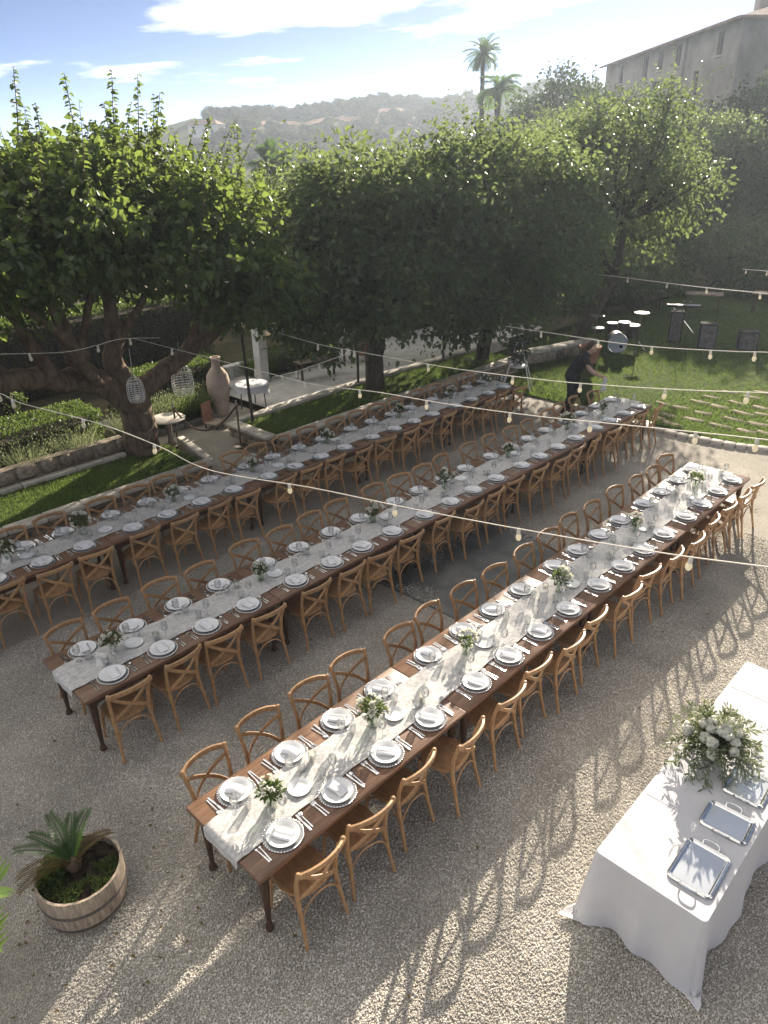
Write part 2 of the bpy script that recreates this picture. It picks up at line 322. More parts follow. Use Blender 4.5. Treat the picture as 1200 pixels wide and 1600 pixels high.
# ================================================================== foliage helpers
def unit(a): return a/(np.linalg.norm(a, axis=-1, keepdims=True)+1e-12)
def leaf_arrays(P, A, Nn, Ln, Wd, kind='hex', fold=.18, droop=.15):
    """leaves as folded blades: P base, A axis, Nn normal"""
    n = len(P); A = unit(A); S = unit(np.cross(A, Nn)); Nn = np.cross(S, A)
    Ln = np.broadcast_to(Ln, (n,))[:, None]; Wd = np.broadcast_to(Wd, (n,))[:, None]
    if kind == 'hex':
        t = [(0, 0, 0), (.22, -.46, fold), (.62, -.38, fold*.6), (1, 0, -droop), (.62, .38, fold*.6), (.22, .46, fold)]
        F0 = np.array([(0, 3, 2, 1), (0, 5, 4, 3)])
    elif kind == 'quad':
        t = [(0, 0, 0), (.5, -.5, fold), (1, 0, -droop), (.5, .5, fold)]; F0 = np.array([(0, 2, 1), (0, 3, 2)])
    else:
        t = [(0, -.5, 0), (0, .5, 0), (1, 0, -droop)]; F0 = np.array([(0, 1, 2)])
    V = np.stack([P+A*a*Ln+S*b*Wd+Nn*c*Wd for a, b, c in t], 1).reshape(-1, 3); k = len(t)
    F = (F0[None]+(np.arange(n)*k)[:, None, None]).reshape(-1, F0.shape[1])
    return V, F
def rdir(n): return unit(RNG.normal(size=(n, 3)))
def crown_points(lobes, K, per, cr=(.28, .5), shell=.55, floor=-1.0):
    """K clumps per lobe spread through the lobe's outer volume, 'per' leaves in each"""
    Ps, Os = [], []
    tot = sum((l[1][0]*l[1][1]*l[1][2])**(2/3) for l in lobes)
    for c, r in lobes:
        k = max(3, int(K*len(lobes)*((r[0]*r[1]*r[2])**(2/3))/tot)); c = np.array(c); r = np.array(r)
        d = rdir(k); d[:, 2] = np.where(d[:, 2] < floor, -d[:, 2], d[:, 2]); rr = (shell+(1-shell)*RNG.random((k, 1)))*RNG.uniform(.86, 1.12, (k, 1))
        cc = c+d*r*rr; rad = RNG.uniform(*cr, k)
        m = RNG.integers(int(per*.5), int(per*1.5)+1, k)
        idx = np.repeat(np.arange(k), m); g = RNG.normal(size=(len(idx), 3))*rad[idx, None]*np.array((.62, .62, .5))
        Ps.append(cc[idx]+g); Os.append(unit(d[idx]+.9*unit(g+1e-6)))
    return np.concatenate(Ps), np.concatenate(Os)
def foliage(name, lobes, K, per, L, W, m, parent, kind='quad', cr=(.28, .5), shell=.55, up=.6, floor=-1.0, zmin=None, extra=None, jit=.35):
    P, O = crown_points(lobes, K, per, cr, shell, floor)
    if zmin is not None: k = P[:, 2] > zmin; P, O = P[k], O[k]
    n = len(P); A = unit(O*.8+rdir(n)*.8+np.array((0, 0, -.35))); Nn = unit(rdir(n)+np.array((0, 0, up))+O*.4)
    s = RNG.uniform(1-jit, 1+jit, n); V, F = leaf_arrays(P, A, Nn, L*s, W*s, kind)
    if extra is not None:
        V2, F2 = extra; F = np.concatenate([F, F2+len(V)]); V = np.concatenate([V, V2])
    return link(name, np_mesh(name, V, F, m), parent)
def shoot_leaves(paths, L, W, step=.075, kind='hex'):
    Ps, As, Ns, S = [], [], [], []
    for pth in paths:
        q = spline(pth, 40); ln = np.linalg.norm(np.diff(q, axis=0), axis=1).sum(); n = max(4, int(ln/step)); sgn = 1
        for i in range(n):
            t = i/(n-1); p = q[min(39, int(t*39))]; tg = q[min(39, int(t*39)+1)]-q[max(0, int(t*39)-1)]
            a = RNG.uniform(0, 2*PI); side = np.array((math.cos(a), math.sin(a), RNG.uniform(-.55, .15)))
            Ps.append(p); As.append(side); Ns.append(np.array((0, 0, 1.))+RNG.normal(size=3)*.35); S.append((1.15-.55*t)*RNG.uniform(.75, 1.2))
    S = np.array(S); return leaf_arrays(np.array(Ps), np.array(As), np.array(Ns), L*S, W*S, kind)
def limbs(mb, paths, seg=8):
    for p, r0, r1 in paths:
        q = spline(p, max(5, 4*len(p))); q[1:-1] += RNG.normal(size=q[1:-1].shape)*r0*.09
        mb.tube(q, np.linspace(1, 0, len(q))**.8*(r0-r1)+r1, seg)
    return mb
def fronds(base, n, length, droop, m, name, parent, leaflets=26, lw=.05, ll=.28, up=(.2, 1.3), az=None, width=.012, rach=True, vee=.5):
    Vs, Fs, nv = [], [], 0
    for i in range(n):
        a = az[i] if az is not None else 2*PI*i/n*1.0+RNG.uniform(-.3, .3)+i*2.4
        e = RNG.uniform(*up) if not hasattr(up, '__len__') or len(up) == 2 else up[i]
        Lh = length*RNG.uniform(.85, 1.12); t = np.linspace(0, 1, 12); h = np.array((math.cos(a), math.sin(a), 0))
        ang = e-droop*t**1.4; st = Lh/11; pts = [np.array(base, float)]
        for k in range(1, 12): pts.append(pts[-1]+st*(h*math.cos(ang[k])+np.array((0, 0, 1))*math.sin(ang[k])))
        q = spline(pts, leaflets); T = unit(np.gradient(q, axis=0)); side = np.cross(T, np.array((0, 0, 1.))); side = unit(side); nn = np.cross(side, T)
        prof = np.sin(np.linspace(.25, 1, leaflets)*PI*.92)**.6+.12
        for sg in (-1, 1):
            A = T*.75+side*sg*1.0+nn*vee; V, F = leaf_arrays(q, A, nn+side*sg*-.4, ll*prof*RNG.uniform(.9, 1.1, leaflets), lw*np.ones(leaflets), 'quad', .1, .35)
            Vs.append(V); Fs.append(F+nv); nv += len(V)
        if rach:
            s_ = side*width; V = np.concatenate([q-s_, q+s_, q+nn*width]); k = leaflets
            F = np.concatenate([np.array([(i_, i_+1, 2*k+i_+1), (i_, 2*k+i_+1, 2*k+i_), (k+i_, 2*k+i_, 2*k+i_+1), (k+i_, 2*k+i_+1, k+i_+1)]) for i_ in range(k-1)])
            Vs.append(V); Fs.append(F+nv); nv += len(V)
    return link(name, np_mesh(name, np.concatenate(Vs), np.concatenate(Fs), m), parent)
def blades(xy, z, h, w, m, name, parent=None, lean=.45):
    n = len(xy); P = np.column_stack([xy, np.broadcast_to(z, (n,))]); a = RNG.uniform(0, 2*PI, n); le = RNG.uniform(.05, lean, n)
    A = np.column_stack([np.cos(a)*le, np.sin(a)*le, np.ones(n)]); b = RNG.uniform(0, 2*PI, n); Nn = np.column_stack([np.cos(b), np.sin(b), np.zeros(n)])
    V, F = leaf_arrays(P, A, Nn, h*RNG.uniform(.55, 1.25, n), w*RNG.uniform(.7, 1.3, n), 'tri', 0, .6)
    return link(name, np_mesh(name, V, F, m), parent)

# ================================================================== setting: ground, yard, lawns
def sheet(name, x0, x1, y0, y1, z, m, nx=2, ny=2, fn=None, kind='structure'):
    X, Y = np.meshgrid(np.linspace(x0, x1, nx), np.linspace(y0, y1, ny)); Z = np.full_like(X, z) if fn is None else z+fn(X, Y)
    V = np.column_stack([X.ravel(), Y.ravel(), Z.ravel()]); i = np.arange(nx*ny).reshape(ny, nx)
    F = np.column_stack([i[:-1, :-1].ravel(), i[:-1, 1:].ravel(), i[1:, 1:].ravel(), i[1:, :-1].ravel()])
    return struct(link(name, np_mesh(name, V, F, m, True)), kind)
def sm(a, b, x): t = np.clip((x-a)/(b-a), 0, 1); return t*t*(3-2*t)
RIDGE = np.array([(-180, 0.2), (-80, .2), (-69, .5), (-62, 1.5), (-57, 2.1), (-50, 2.5), (-44, 2.7), (-38, 3.0), (-32, 3.3), (-20, 3.3), (20, 2), (60, .5), (180, .2)])
def ridge_h(az): return 5.58+240*np.tan(np.radians(np.interp(az, RIDGE[:, 0], RIDGE[:, 1])))
def terrain(az, d):
    t = sm(70, 170, d)*.16+np.clip((d-165)/72, 0, 1)**.9*.84
    h = ridge_h(az)*t; h = np.where(d > 245, h*np.clip(1-(d-245)/500, 0, 1), h)
    return h+sm(80, 160, d)*(np.sin(az*.55+d*.03)*.7+np.sin(az*1.3-d*.05)*.35)
def ground():
    az = np.linspace(-180, 180, 241); rs = np.concatenate([[0.5, 20, 40, 60], np.linspace(75, 300, 50), [340, 420, 520, 640]])
    A, D = np.meshgrid(az, rs); Z = terrain(A, D)-.05; X = CAM[0]+D*np.sin(np.radians(A)); Y = CAM[1]+D*np.cos(np.radians(A))
    V = np.column_stack([X.ravel(), Y.ravel(), Z.ravel()]); n = len(az); i = np.arange(V.shape[0]).reshape(len(rs), n)
    F = np.column_stack([i[:-1, :-1].ravel(), i[1:, :-1].ravel(), i[1:, 1:].ravel(), i[:-1, 1:].ravel()])[:, ::-1]
    struct(link('ground', np_mesh('ground', V, F, M['hill'], True)))
ground()
def soil_band(a0, a1, d0, d1):
    A, D = np.meshgrid(np.linspace(a0, a1, 60), np.linspace(d0, d1, 6)); D = D+2.5*np.sin(A*1.7)+1.5*np.sin(A*4.1); Z = terrain(A, D)+.25
    V = np.column_stack([(CAM[0]+D*np.sin(np.radians(A))).ravel(), (CAM[1]+D*np.cos(np.radians(A))).ravel(), Z.ravel()]); i = np.arange(360).reshape(6, 60)
    struct(link('ploughed_terrace', np_mesh('ploughed_terrace', V, np.column_stack([i[:-1, :-1].ravel(), i[:-1, 1:].ravel(), i[1:, 1:].ravel(), i[1:, :-1].ravel()]), M['redsoil'], True)))
soil_band(-54.5, -42, 219, 226); soil_band(-45, -36, 205, 208)
sheet('gravel_yard', -6.85, 9, -9, 13.4, 0, M['gravel'], 60, 80, lambda X, Y: .012*np.sin(X*2.1+Y*.7)*np.sin(Y*1.7-X*.4))
sheet('gravel_path', -11.6, -6.6, 4.75, 7.7, .02, M['gravel'], 24, 14, lambda X, Y: .17*sm(-6.9, -8.6, X)+.006*np.sin(X*5+Y*3))
sheet('upper_garden', -70, -8.5, -14, 60, .17, M['earth'], 40, 40, lambda X, Y: .10*np.sin(X*.3)*np.sin(Y*.23))
lawn_right = sheet('lawn', -10, 14, 13.3, 60, .02, M['grass_soil'], 50, 60, lambda X, Y: .02*np.sin(X*1.3)*np.sin(Y*.9))
sheet('garden_path', -11.6, -8.62, 7.7, 19, .36, M['path'], 10, 30, lambda X, Y: .004*np.sin(X*6+Y*2))
# concrete slab let into the gravel
mb = MB(); mb.bbox((-1.2, 5.75, .012), (1.75, 2.6, .05), .01); struct(mb.build('concrete_slab', M['concrete']))
# raised lawns behind the left table row
for nm, y0, y1 in (('lawn_terrace', -8, 4.85), ('lawn_terrace', 6.5, 15.0)):
    lw = sheet(nm, -8.5, -6.95, y0, y1, .39, M['grass_soil'], 8, 60, lambda X, Y: .015*np.sin(X*3)*np.sin(Y*1.9))
    n = int((y1-max(y0, -1.5))*1.45*2600); xy = np.column_stack([RNG.uniform(-8.48, -7.0, n), RNG.uniform(max(y0, -1.5), y1, n)])
    struct(blades(xy, .38, .06, .011, M['grass'], 'terrace_grass', lw), 'stuff')
n = 120000; gx = RNG.uniform(-8.5, 5, n); gy = 13.35+RNG.random(n)**1.5*14
STONES = [(-1.18,17.33),(-1.25,16.75),(-1.35,16.07),(-1.54,15.5),(-2.03,15.56),(-1.64,14.79),(-1.62,14.21),(-2.2,14.85),(-2.22,14.13),(-.74,16.04),(-.95,15.39),(-.95,14.8),(-1.0,14.19),(-.43,14.82),(-.45,14.2),(-.56,15.59),(-2.64,14.87),(-2.29,13.78),(-1.85,13.6),(-.07,14.33),(-1.98,16.11),(-1.78,16.81),(-.1,15.2),(.3,15.8),(.35,14.7),(0.0,16.6),(-.6,16.9),(.5,17.3),(-.3,17.8),(.9,15.2),(.95,16.4)]
keep = np.ones(n, bool)
for sx_, sy_ in STONES: keep &= ~((np.abs(gx-sx_) < .15) & (np.abs(gy-sy_) < .05))
struct(blades(np.column_stack([gx[keep], gy[keep]]), .01, .085, .016, M['grass'], 'lawn_grass', lawn_right, .7), 'stuff')
for i, (sx_, sy_) in enumerate(STONES):
    mb = MB(); mb.bbox((0, 0, 0), (.46*random.uniform(.85, 1.15), .17*random.uniform(.85, 1.2), .09), .02)
    o = mb.build('paving_stone', M['rubble'], lawn_right, loc=(sx_, sy_, .004)); o.rotation_euler = (R(random.uniform(-4, 4)), R(random.uniform(-3, 3)), R(random.uniform(-8, 8)))
# stone kerb along the gravel's far edge
kp = np.array([(-4.2, 13.3), (-2.9, 13.15), (-2.31, 13.05), (-1.5, 13.02), (-.9, 13.1), (-.27, 13.2), (.25, 13.4), (1.2, 13.6), (3, 13.9)])
kk = spline(np.column_stack([kp, np.zeros(len(kp))]), 22)
for i in range(21):
    a, b = kk[i], kk[i+1]; d = b-a; mb = MB(); mb.bbox((0, 0, 0), (np.linalg.norm(d)*.95, .17, .1), .015)
    o = mb.build('kerb_stone', M['capstone'], lawn_right, loc=((a+b)/2+np.array((0, 0, .03))).tolist(), rz=math.atan2(d[1], d[0]))

# stone walls --------------------------------------------------------
def stone_mesh():
    mb = MB(); mb.blob((0, 0, 0), (.5, .5, .5), 8, 5, .12); me = mb.mesh('stone', M['rubble'], True)
    co = np.zeros(len(me.vertices)*3, np.float32); me.vertices.foreach_get('co', co); co = np.sign(co)*np.abs(co*2)**.55/2; me.vertices.foreach_set('co', co); me.update()
    return me
STONE_ME = [stone_mesh() for _ in range(5)]
def stone_wall(label, p0, p1, z0, z1, thick, sl, sh, cap=.28, capz=.07, core=True):
    p0 = np.array(p0, float); p1 = np.array(p1, float); d = p1-p0; ln = np.linalg.norm(d); rz = math.atan2(d[1], d[0])
    t = thing('stone_wall', label, 'wall', (p0[0], p0[1], z0), rz)
    H = z1-z0-capz if cap else z1-z0
    if core: mb = MB(); mb.box((ln/2, 0, H/2), (ln-.02, thick*.62, H-.02)); mb.build('wall_core', M['rubble'], t, False)
    rows = max(1, round(H/sh))
    for k in range(rows):
        x = -random.uniform(0, sl*.4)
        while x < ln-.05:
            w = sl*random.uniform(.65, 1.35); x1 = min(x+w, ln); x0 = max(x, 0); x += w
            if x1-x0 < .06: continue
            o = link('stone', random.choice(STONE_ME), t); o.location = ((x0+x1)/2, random.uniform(-.015, .015), (k+.5)*H/rows)
            o.scale = ((x1-x0)*1.02, thick*random.uniform(.95, 1.08), H/rows*random.uniform(.95, 1.06))
            o.rotation_euler = (0, R(random.uniform(-3, 3)), R(random.uniform(-3, 3)))
    if cap:
        n = max(1, round(ln/.62))
        for k in range(n):
            mb = MB(); mb.bbox((0, 0, 0), (ln/n-.012, cap, capz), .012)
            o = mb.build('cap_stone', M['capstone'], t); o.location = ((k+.5)*ln/n, random.uniform(-.008, .008), H+capz/2+.002); o.rotation_euler = (R(random.uniform(-1, 1)), 0, R(random.uniform(-.8, .8)))
    return t
stone_wall('low rubble wall with pale cap stones behind the left row near the mulberry', (-6.93, -2.0), (-6.93, 4.85), 0, .47, .22, .34, .14)
stone_wall('low rubble wall with pale cap stones behind far half of left row', (-6.93, 6.5), (-6.93, 14.9), 0, .47, .22, .34, .14)
stone_wall('short rubble wall end facing the rope barrier beside the gravel gap', (-8.45, 6.42), (-7.07, 6.42), .02, .47, .2, .32, .14)
stone_wall('rough dry stone wall of large boulders below the lavender bed', (-8.78, -.6), (-8.78, 4.1), .17, .72, .3, .38, .24, cap=0)
def kerb_line(label, pts, w, h, z, m='capstone', name='kerb', n=None):
    P = np.column_stack([np.array(pts, float), np.full(len(pts), z)]); t = thing(name, label, 'kerb', tuple(P[0]))
    n = n or max(2, int(np.linalg.norm(np.diff(P, axis=0), axis=1).sum()/.9)); q = spline(P, n+1)
    for i in range(n):
        a, b = q[i], q[i+1]; d = b-a; mb = MB(); mb.bbox((0, 0, 0), (np.linalg.norm(d)*.985, w, h), .012); o = mb.build('kerb_stone', M[m], t)
        o.location = ((a+b)/2-P[0]+np.array((0, 0, h/2))).tolist(); o.rotation_euler = (0, 0, math.atan2(d[1], d[0]))
    return t
kerb_line('pale kerb between the left lawn strip and the boulder wall', [(-8.52, -2), (-8.52, 1), (-8.54, 4.0)], .15, .3, .17)
kerb_line('curved pale kerb at the end of the left lawn strip by the gravel gap', [(-8.6, 5.25), (-7.9, 5.15), (-7.3, 4.98), (-6.85, 4.9)], .16, .3, .12)
kerb_line('long sunlit white kerb along the garden path behind the right lawn strip', [(-8.5, 6.6), (-8.52, 10), (-8.5, 13), (-8.4, 16.5)], .2, .3, .17)

# buildings ----------------------------------------------------------
def wall_panel(mb, W, H, holes, depth=.25):
    """wall in the local x-z plane facing -y with recessed openings (x0,z0,w,h)"""
    xs = sorted({0, W, *[h[0] for h in holes], *[h[0]+h[2] for h in holes]}); zs = sorted({0, H, *[h[1] for h in holes], *[h[1]+h[3] for h in holes]})
    for i in range(len(xs)-1):
        for j in range(len(zs)-1):
            cx, cz = (xs[i]+xs[i+1])/2, (zs[j]+zs[j+1])/2
            if any(h[0] < cx < h[0]+h[2] and h[1] < cz < h[1]+h[3] for h in holes): continue
            mb.add([(xs[i], 0, zs[j]), (xs[i+1], 0, zs[j]), (xs[i+1], 0, zs[j+1]), (xs[i], 0, zs[j+1])], [(0, 1, 2, 3)])
    for x, z, w, h in holes:
        d = depth
        mb.add([(x, 0, z), (x+w, 0, z), (x+w, 0, z+h), (x, 0, z+h), (x, d, z), (x+w, d, z), (x+w, d, z+h), (x, d, z+h)], [(0, 4, 5, 1), (1, 5, 6, 2), (2, 6, 7, 3), (3, 7, 4, 0)])
    return mb
def win(parent, x, z, w, h, y=.2, frame=True):
    mb = MB(); mb.box((x+w/2, y, z+h/2), (w, .03, h)); o = mb.build('window', M['pane'], parent, False)
    if frame:
        mb = MB(); f = .07
        for c, d in (((x+w/2, y-.03, z+f/2), (w, .05, f)), ((x+w/2, y-.03, z+h-f/2), (w, .05, f)), ((x+f/2, y-.031, z+h/2), (f, .05, h-2*f)), ((x+w-f/2, y-.031, z+h/2), (f, .05, h-2*f)), ((x+w/2, y-.032, z+h/2), (f*.7, .05, h-2*f))): mb.box(c, d)
        mb.build('frame', M['blackwood'], o, False)
    mb = MB(); mb.box((x+w/2, -.05, z-.05), (w+.24, .16, .09)); mb.build('sill', M['capstone'], o, False)
def hall():
    t = thing('farmhouse', 'tall hazy stone farmhouse with few small windows on the right skyline', 'building', (-38.4, 75.1, 0), R(-45))
    W, H, Dp = 29.7, 13.0, 15.0
    hs = [(4.4, 11.1, 1.3, 1.6), (11.1, 11.1, 1.3, 1.6), (14.0, 8.7, 1.3, 1.9), (17.9, 8.7, 1.4, 2.0), (18.7, 11.2, 1.3, 1.5), (14.8, 11.3, 1.1, 1.4), (8.9, 7.4, 1.3, 2.3), (4.6, 7.6, .9, 1.6), (22.8, 9.0, .9, 1.6), (26.2, 11.2, .9, 1.4), (11.3, 4.2, .9, 1.6), (18.1, 4.2, 1, 1.7)]
    mb = wall_panel(MB(), W, H, hs, .3); mb.build('wall', M['oldwall'], t, False)
    for h in hs: win(t, *h, y=.27)
    mb = MB(); mb.add([(W, 0, 0), (W, Dp, 0), (W, Dp, H), (W, 0, H), (0, 0, 0), (0, Dp, 0), (0, Dp, H), (0, 0, H)], [(0, 1, 2, 3), (5, 4, 7, 6), (1, 5, 6, 2)]); mb.build('wall', M['oldwall'], t, False)
    mb = MB(); e = .5; r = 2.2
    V = [(-e, -e, H), (W+e, -e, H), (W+e, Dp+e, H), (-e, Dp+e, H), (6, Dp/2, H+r), (W-6, Dp/2, H+r)]
    mb.add(V, [(0, 1, 5, 4), (1, 2, 5), (2, 3, 4, 5), (3, 0, 4), (3, 2, 1, 0)]); ro = mb.build('roof', M['rooftile'], t, False)
    mb = MB(); mb.box((W/2, -e-.03, H-.06), (W+2*e+.1, .14, .14)); mb.box((W+e+.03, Dp/2, H-.06), (.14, Dp+2*e, .14)); mb.build('eaves', M['rooftile'], ro, False)
    mb = MB(); mb.box((20, Dp/2-2, H+2), (1, .8, 1.8)); mb.build('chimney', M['oldwall'], ro, False)
    mb = MB(); mb.box((20.6, -.12, H/2), (.5, .22, H-.2), taper=.98); mb.build('buttress', M['oldwall'], t, False)
hall()
def far_house():
    t = thing('farmhouse', 'small white house with shallow tiled roof on the far left hilltop', 'building', (-164, 106, float(terrain(-57.3, 199))+1.6), R(30))
    hs = [(2, 1.2, 1.2, 1.6), (6, 1.2, 1.2, 1.6), (9.5, .2, 1.2, 2.4)]
    mb = MB(); mb.box((6, 4, -1), (13, 9, 2)); mb.build('base', M['oldwall'], t, False)
    mb = wall_panel(MB(), 12, 4.4, hs); mb.add([(12, 0, 0), (12, 8, 0), (12, 8, 4.4), (12, 0, 4.4), (0, 0, 0), (0, 8, 0), (0, 8, 4.4), (0, 0, 4.4)], [(0, 1, 2, 3), (5, 4, 7, 6), (1, 5, 6, 2)]); mb.build('wall', M['plaster'], t, False)
    for h in hs: win(t, *h)
    mb = MB(); mb.add([(-.5, -.5, 4.4), (12.5, -.5, 4.4), (12.5, 8.5, 4.4), (-.5, 8.5, 4.4), (2.5, 4, 6.2), (9.5, 4, 6.2)], [(0, 1, 5, 4), (1, 2, 5), (2, 3, 4, 5), (3, 0, 4), (3, 2, 1, 0)]); mb.build('roof', M['rooftile'], t, False); t.scale = (.62, .62, .62)
far_house()
def porch():
    t = thing('porch', 'white porch with square pillars behind the trees on the left', 'building', (-14.6, 13.0, .3), R(90))
    # local x runs along world +y, local -y faces world +x
    mb = wall_panel(MB(), 14, 3.0, [(1.6, 0, 1.1, 2.1), (5.2, .9, 1.2, 1.1), (9.5, 0, 1.1, 2.1)]); mb.add([(0, 0, 0), (0, 4, 0), (0, 4, 3), (0, 0, 3), (14, 0, 0), (14, 4, 0), (14, 4, 3), (14, 0, 3)], [(0, 3, 2, 1), (4, 5, 6, 7)]); mb.build('wall', M['plaster'], t, False)
    win(t, 5.2, .9, 1.2, 1.1)
    for x in (1.6, 9.5): mb = MB(); mb.bbox((x+.55, .18, 1.05), (1.1, .06, 2.1), .01); o = mb.build('door', M['blackwood'], t); mb = MB(); mb.blob((x+.95, .12, 1.0), .03); mb.build('handle', M['brass'], o)
    for x in (.6, 2.6, 5.0, 7.6, 10.2, 12.8): mb = MB(); mb.bbox((x, -2.0, 1.35), (.28, .28, 2.7), .015); mb.bbox((x, -2.0, 2.66), (.36, .36, .1), .015); mb.build('pillar', M['plaster'], t)
    mb = MB(); mb.box((7, -.9, 2.85), (14.2, 3.0, .16)); mb.box((7, 2, 3.1), (14.4, 4.6, .14)); mb.build('roof', M['rooftile'], t, False)
    mb = MB(); mb.box((7, -1.0, .02), (14, 2.6, .1)); mb.build('floor_slab', M['path'], t, False)
porch()
def gate_pillar(x, y, h, label):
    t = thing('gate_pillar', label, 'pillar', (x, y, .2)); mb = MB(); mb.bbox((0, 0, h/2), (.26, .26, h), .012); mb.build('shaft', M['plaster'], t); mb = MB(); mb.bbox((0, 0, h+.04), (.36, .36, .08), .012); mb.build('cap', M['plaster'], t)
gate_pillar(-10.7, 9.0, 1.9, 'white garden pillar right of the amphora'); gate_pillar(-11.5, 10.9, 2.1, 'white garden pillar farther back on the shaded path')
kerb_line('low white garden wall in front of the porch', [(-11.65, 7.9), (-11.7, 10), (-11.65, 12.2)], .22, .5, .17, 'plaster', 'garden_wall', 5)
# ================================================================== trees
def tuple_cat(a, b): return np.concatenate([a[0], b[0]]), np.concatenate([a[1], b[1]+len(a[0])])
def mulberry():
    t = thing('mulberry_tree', 'large pollarded mulberry with long leafy shoots, nearest tree on the left', 'tree', (0, 0, 0))
    mb = MB()
    limbs(mb, [([(-8.5,4.32,.1),(-8.48,4.34,.6),(-8.42,4.33,1.2),(-8.4,4.3,1.7)], .36, .25),
      ([(-8.4,4.3,1.4),(-8.4,3.76,1.9),(-8.31,2.97,2.2),(-8.0,2.1,2.4),(-7.7,1.2,2.75),(-7.6,.3,3.3)], .26, .10),
      ([(-8.4,4.32,1.5),(-8.32,4.86,1.85),(-8.23,5.42,2.15),(-8.08,6.24,2.6),(-7.9,6.9,3.3)], .22, .07),
      ([(-8.4,4.3,1.6),(-8.55,4.1,2.2),(-8.45,4.2,2.7),(-8.3,4.1,3.4),(-8.2,4.0,4.4)], .22, .05),
      ([(-8.4,3.8,1.8),(-8.36,3.37,2.45),(-8.3,3.2,3.2),(-8.5,3.0,4.2)], .17, .04),
      ([(-8.3,2.9,2.2),(-8.2,2.6,2.9),(-8.1,2.2,3.8),(-8.2,1.8,4.6)], .13, .03),
      ([(-8.4,3.3,2.4),(-7.9,3.0,3.1),(-7.4,2.6,4.0)], .10, .03),
      ([(-8.4,3.4,2.4),(-8.1,3.6,3.2),(-7.6,3.7,4.2)], .10, .03),
      ([(-8.45,4.2,2.6),(-8.0,4.6,3.3),(-7.4,5.0,4.2)], .09, .03),
      ([(-8.45,4.2,2.6),(-9.0,4.4,3.4),(-9.6,4.6,4.4)], .10, .03),
      ([(-8.2,5.4,2.2),(-7.7,5.5,2.9),(-7.2,5.6,3.6)], .08, .02),
      ([(-8.1,6.1,2.6),(-8.5,6.4,3.3),(-8.9,6.6,4.2)], .08, .02),
      ([(-8.0,2.1,2.4),(-8.5,1.6,3.2),(-8.9,1.2,4.2)], .10, .03),
      ([(-8.4,3.76,1.9),(-8.0,3.4,2.2),(-7.6,3.0,2.9),(-7.3,2.3,3.6)], .12, .03)], 10)
    for c, r in (((-8.42,4.2,2.75),.24),((-8.36,3.4,2.5),.22),((-8.25,2.75,2.35),.21),((-8.2,5.5,2.25),.18),((-8.0,2.1,2.45),.17)): mb.blob(c, (r,r,r*.8), 9, 6, .12)
    mb.build('trunk', M['bark'], t)
    lobes = [((-8.3,3.4,4.6),(2.5,2.3,1.25)),((-8.0,5.3,4.4),(2.1,1.7,1.25)),((-7.9,1.2,4.5),(2.2,2.1,1.2)),((-8.2,4.2,5.0),(1.9,2.3,.7)),((-7.5,6.3,3.6),(1.2,.9,.9)),((-7.4,7.0,3.1),(.9,.7,.8)),((-7.6,-.6,4.2),(2,1.5,1.2)),((-8.3,2.4,5.0),(1.5,1.6,.7))]
    tips = [(0,(-7.82,3.11,6.76)),(0,(-7.49,2.59,6.21)),(0,(-7.83,3.84,6.71)),(0,(-7.96,4.68,6.8)),(0,(-7.95,5.11,6.77)),(0,(-7.97,5.48,6.53)),(0,(-7.79,4.37,6.35)),(0,(-7.89,6.33,6.2)),(0,(-7.63,6.71,6.1)),(0,(-7.3,6.9,5.5)),(0,(-8.4,3.4,6.3)),(0,(-8.1,2.3,6.4)),(0,(-7.4,1.6,6.1))]
    paths = []; mb = MB()
    tips += [(0, (a+random.uniform(-.3, .3), b+random.uniform(-.35, .35), c-random.uniform(.25, .8))) for _, (a, b, c) in list(tips) for q_ in range(2)]
    for _, tp in tips:
        tp = np.array(tp); b = tp-np.array((random.uniform(-.1, .5), random.uniform(-.1, .45), random.uniform(1.5, 2.0))); mid = (tp+b)/2+RNG.normal(size=3)*.09
        pth = [b, mid, tp]; paths.append(pth); mb.tube(spline(pth, 10), np.linspace(.016, .004, 10), 5)
    for k in range(110):      # shorter shoots bristling out of the crown
        c, r = lobes[RNG.integers(0, 5)]; d = rdir(1)[0]; d[2] = abs(d[2])*.8-.05; b = np.array(c)+d*np.array(r)*.8; tp = b+unit(d*.8+np.array((0, 0, 1.1)))*random.uniform(.5, 1.25); pth = [b, (b+tp)/2+RNG.normal(size=3)*.05, tp]
        paths.append(pth); mb.tube(spline(pth, 6), np.linspace(.012, .003, 6), 4)
    for k in range(26):      # trailing twigs on the yard side
        c, r = lobes[RNG.integers(0, 5)]; d = unit(np.array((random.uniform(.3, 1), random.uniform(-.6, .8), -.35))); b = np.array(c)+d*np.array(r)*.8; tp = b+np.array((d[0]*.6, d[1]*.6, -random.uniform(.1, .5))); pth = [b, (b+tp)/2+np.array((0, 0, .12)), tp]
        paths.append(pth); mb.tube(spline(pth, 6), np.linspace(.010, .003, 6), 4)
    mb.build('shoots', M['bark'], t)['kind'] = 'stuff'
    foliage('crown', lobes, 92, 54, .122, .102, M['mulberry'], t, 'hex', (.2, .4), .5, jit=.5, extra=tuple_cat(shoot_leaves(paths[:39], .15, .125, .022), shoot_leaves(paths[39:], .12, .10, .045)))
mulberry()
